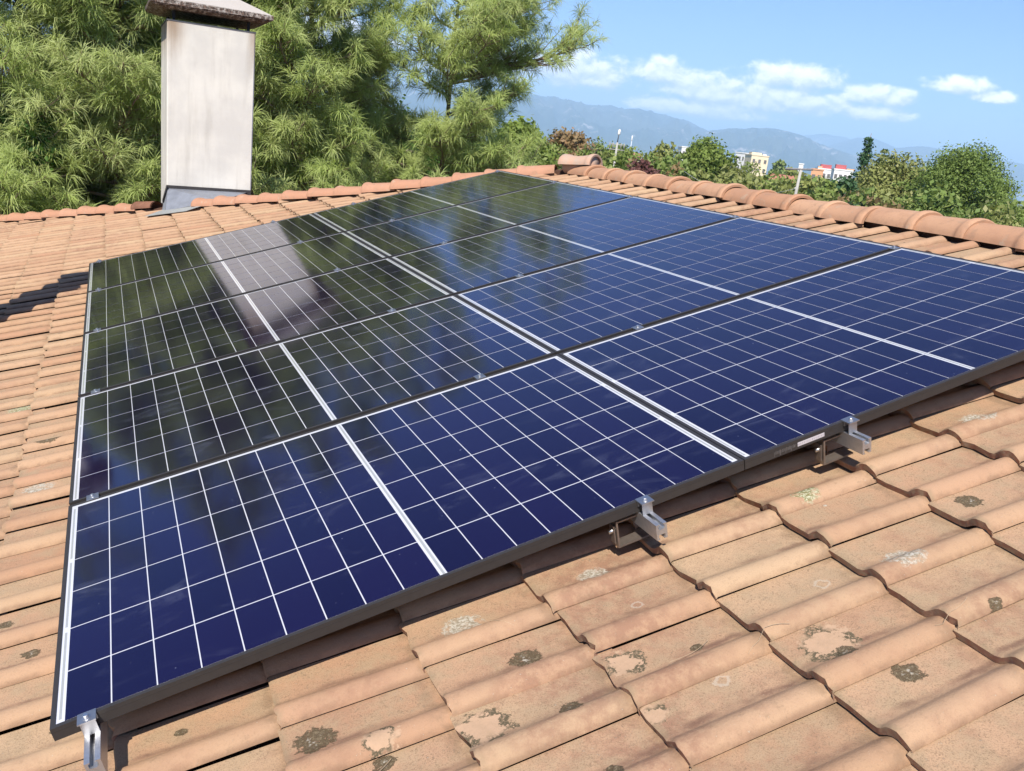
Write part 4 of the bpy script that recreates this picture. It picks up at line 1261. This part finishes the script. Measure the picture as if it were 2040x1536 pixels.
# ------------------------------------------------------------------ town and poles beyond the trees
CREAM = plain("cream_wall", (0.74, 0.62, 0.43), 0.9, noise=0.04, scale=0.4)
WHITE = plain("white_wall", (0.76, 0.75, 0.72), 0.9, noise=0.03, scale=0.4)
ORANGE = plain("orange_wall", (0.66, 0.34, 0.18), 0.9, noise=0.05, scale=0.4)
REDPAINT = plain("red_panel", (0.42, 0.10, 0.10), 0.8, noise=0.05, scale=0.4)
REDROOF = plain("far_red_roof", (0.40, 0.16, 0.10), 0.9, noise=0.10, scale=0.5)
PANE = plain("far_window", (0.16, 0.15, 0.14), 0.25, noise=0.05)
def block(name, label, azd, dist, width, depth, ztop, wall, turn=0.0, floors=5, bays=4, cat="building", roof='flat', roofmat=None, group=None, extras=None, zbot=GZ):
    width *= 0.85; ztop -= dist * 0.0020
    p = polar(azd, dist, zbot)
    o = thing(name, label, cat, loc=p, group=group)
    o.rotation_euler = (0, 0, R(-azd + turn))
    H = ztop - zbot; w2 = width / 2
    mb = MB(); mb.box(-w2, w2, 0, depth, 0, H)
    part("wall", mb, wall, o)
    if roof == 'flat':
        mb = MB(); mb.box(-w2 - .15, w2 + .15, -.15, depth + .15, H, H + .35)
        part("parapet", mb, wall, o)
    else:
        mb = MB(); rh = depth * .22
        mb.add([(-w2 - .5, -.5, H), (w2 + .5, -.5, H), (w2 + .5, depth + .5, H), (-w2 - .5, depth + .5, H), (-w2 - .5, depth / 2, H + rh), (w2 + .5, depth / 2, H + rh)],
               [(0, 1, 5, 4), (2, 3, 4, 5), (0, 4, 3), (1, 2, 5), (3, 2, 1, 0)])
        part("roof", mb, roofmat or REDROOF, o)
    for f in range(floors):
        z0 = H - 1.0 - 1.5 - f * 3.1
        if z0 < 0.5:
            break
        for b in range(bays):
            xc = -w2 + width * (b + .5) / bays
            fm = MB(); fm.box(xc - .55, xc + .55, -.06, 0.0, z0 - .1, z0 + 1.4)
            fo = part("window", fm, wall, o)
            pm = MB(); pm.box(xc - .45, xc + .45, -.08, -.061, z0, z0 + 1.3); part("pane", pm, PANE, fo)
    for (x0, x1, y0, y1, h0, h1, m) in (extras or []):
        mb = MB(); mb.box(x0, x1, y0, y1, H + h0, H + h1); part("rooftop_hut", mb, m, o)
    return o
def zel(d, e):
    return EYE[2] + d * math.tan(R(e))
block("apartment_building", "cream apartment block rising behind the feathery olive tree", 39.95, 330, 7.2, 10, zel(330, 1.02), CREAM, turn=14, floors=4, bays=3, extras=[(-3.0, 0.6, 1, 5, .35, 1.1, CREAM), (1.4, 2.6, 2, 4, .35, .8, WHITE)])
block("apartment_building", "pale bluish white block left of the cream one, half behind the big rounded tree", 38.75, 345, 6.5, 10, zel(345, 1.06), WHITE, turn=-50, floors=4, bays=3)
block("house", "small white building showing above the olive tree left of the big rounded tree", 35.6, 300, 6, 8, zel(300, 1.02), WHITE, turn=10, floors=3, bays=3)
block("long_house", "long low house with a red tiled roof right of the cream block", 41.55, 210, 6.4, 7, zel(210, -.35), WHITE, floors=1, bays=5, roof='pitched', turn=4)
block("red_white_building", "white building with two red rooftop boxes, left part", 44.0, 300, 6.6, 9, zel(300, .66), WHITE, floors=3, bays=4, turn=6, extras=[(-2.0, 1.2, 1, 4, .35, 1.55, REDPAINT), (-2.9, -1.6, .5, 2, .0, .9, ORANGE)])
block("red_white_building", "white building with a red rooftop box, right part beside the spruce", 44.95, 285, 6.4, 9, zel(285, .72), WHITE, floors=3, bays=4, turn=6, extras=[(-2.4, .6, 1, 4, .35, 1.6, REDPAINT), (.8, 3.0, .5, 3, .0, .7, ORANGE)])
block("house", "orange-walled house in front of the red and white buildings", 43.45, 250, 3.6, 6, zel(250, .58), ORANGE, floors=2, bays=2)
block("tower_house", "small white tower left of the red and white buildings", 42.45, 300, 1.6, 3, zel(300, .80), WHITE, floors=2, bays=1)
block("house", "tiny cream house on the plain right of the lamp pole", 32.3, 420, 7, 8, zel(420, .12), CREAM, floors=2, bays=4, roof='pitched')
block("house", "tiny cream house on the plain left of the lamp pole", 29.9, 400, 5, 8, zel(400, .2), CREAM, floors=2, bays=3, roof='pitched')
block("house", "white house half hidden at the right edge behind the umbrella pine", 56.2, 130, 6, 8, zel(130, .9), WHITE, floors=2, bays=3, roof='pitched')

CONC = plain("pole_concrete", (0.36, 0.35, 0.32), 0.9, noise=0.06, scale=3)
o = thing("lamp_pole", "pale concrete pole with crossarms and a white lamp on top beyond the ridge", "pole", loc=polar(31.05, 40, GZ))
hz = zel(40, .75) - GZ
mb = MB(); mb.tube([(0, 0, 0), (0, 0, hz)], [.065, .045], 10); part("post", mb, CONC, o)
mb = MB(); c, s = math.cos(R(-31)), math.sin(R(-31))
for zz, ww in ((hz - .10, .28), (hz - .32, .36)):
    mb.tube([(-ww * c, -ww * s, zz), (ww * c, ww * s, zz)], .022, 6)
for k in (-.32, -.18, .18, .32):
    mb.tube([(k * c, k * s, hz - .30), (k * c, k * s, hz - .10), (k * c, k * s, hz - .02)], [.02, .03, .012], 8)
part("crossarm", mb, CONC, o)
mb = MB(); mb.tube([(0, 0, hz), (.02, 0, hz + .35)], [.025, .02], 6); part("bracket", mb, plain("dark_bracket", (.08, .08, .09), .6), o)
mb = MB(); mb.tube([(0.0, 0, hz + .30), (.02, 0, hz + .36), (.03, .0, hz + .52), (.03, 0, hz + .56)], [.03, .06, .055, .02], 10); part("lamp_head", mb, WHITE, o)
o = thing("antenna_mast", "thin far white mast against the blue hills right of the lamp pole", "mast", loc=polar(31.93, 400, GZ))
hm = zel(400, 1.26) - GZ
mb = MB(); mb.tube([(0, 0, 0), (0, 0, hm - 2.4)], [.16, .10], 8); part("post", mb, WHITE, o)
mb = MB(); mb.tube([(0, 0, hm - 2.4), (0, 0, hm - 2.2), (0, 0, hm - .1), (0, 0, hm)], [.12, .26, .26, .1], 10); part("panel_antenna", mb, WHITE, o)
o = thing("utility_pole", "leaning pale concrete utility pole below the red and white buildings", "pole", loc=polar(42.44, 23, GZ))
hz = zel(23, .36) - GZ
mb = MB(); mb.tube([(-.10, .06, 0), (.02, 0, hz)], [.05, .034], 10); part("post", mb, CONC, o)
mb = MB(); mb.tube([(-.27, .24, hz - .02), (.23, -.19, hz + .04)], .025, 6); part("crossarm", mb, plain("weathered_arm", (.22, .21, .21), .8), o)
pa = polar(42.44, 23, zel(23, -.75)); pb = polar(35.5, 25, zel(25, -.55))
mb = MB(); mb.tube([pa.lerp(pb, t) - Vector((0, 0, .35 * 4 * t * (1 - t))) for t in np.linspace(0, 1, 12)], .006, 5)
tag(part("overhead_cable", mb, plain("grey_cable", (.35, .36, .36), .6), None), "thin pale cable running left from the leaning pole", "cable")
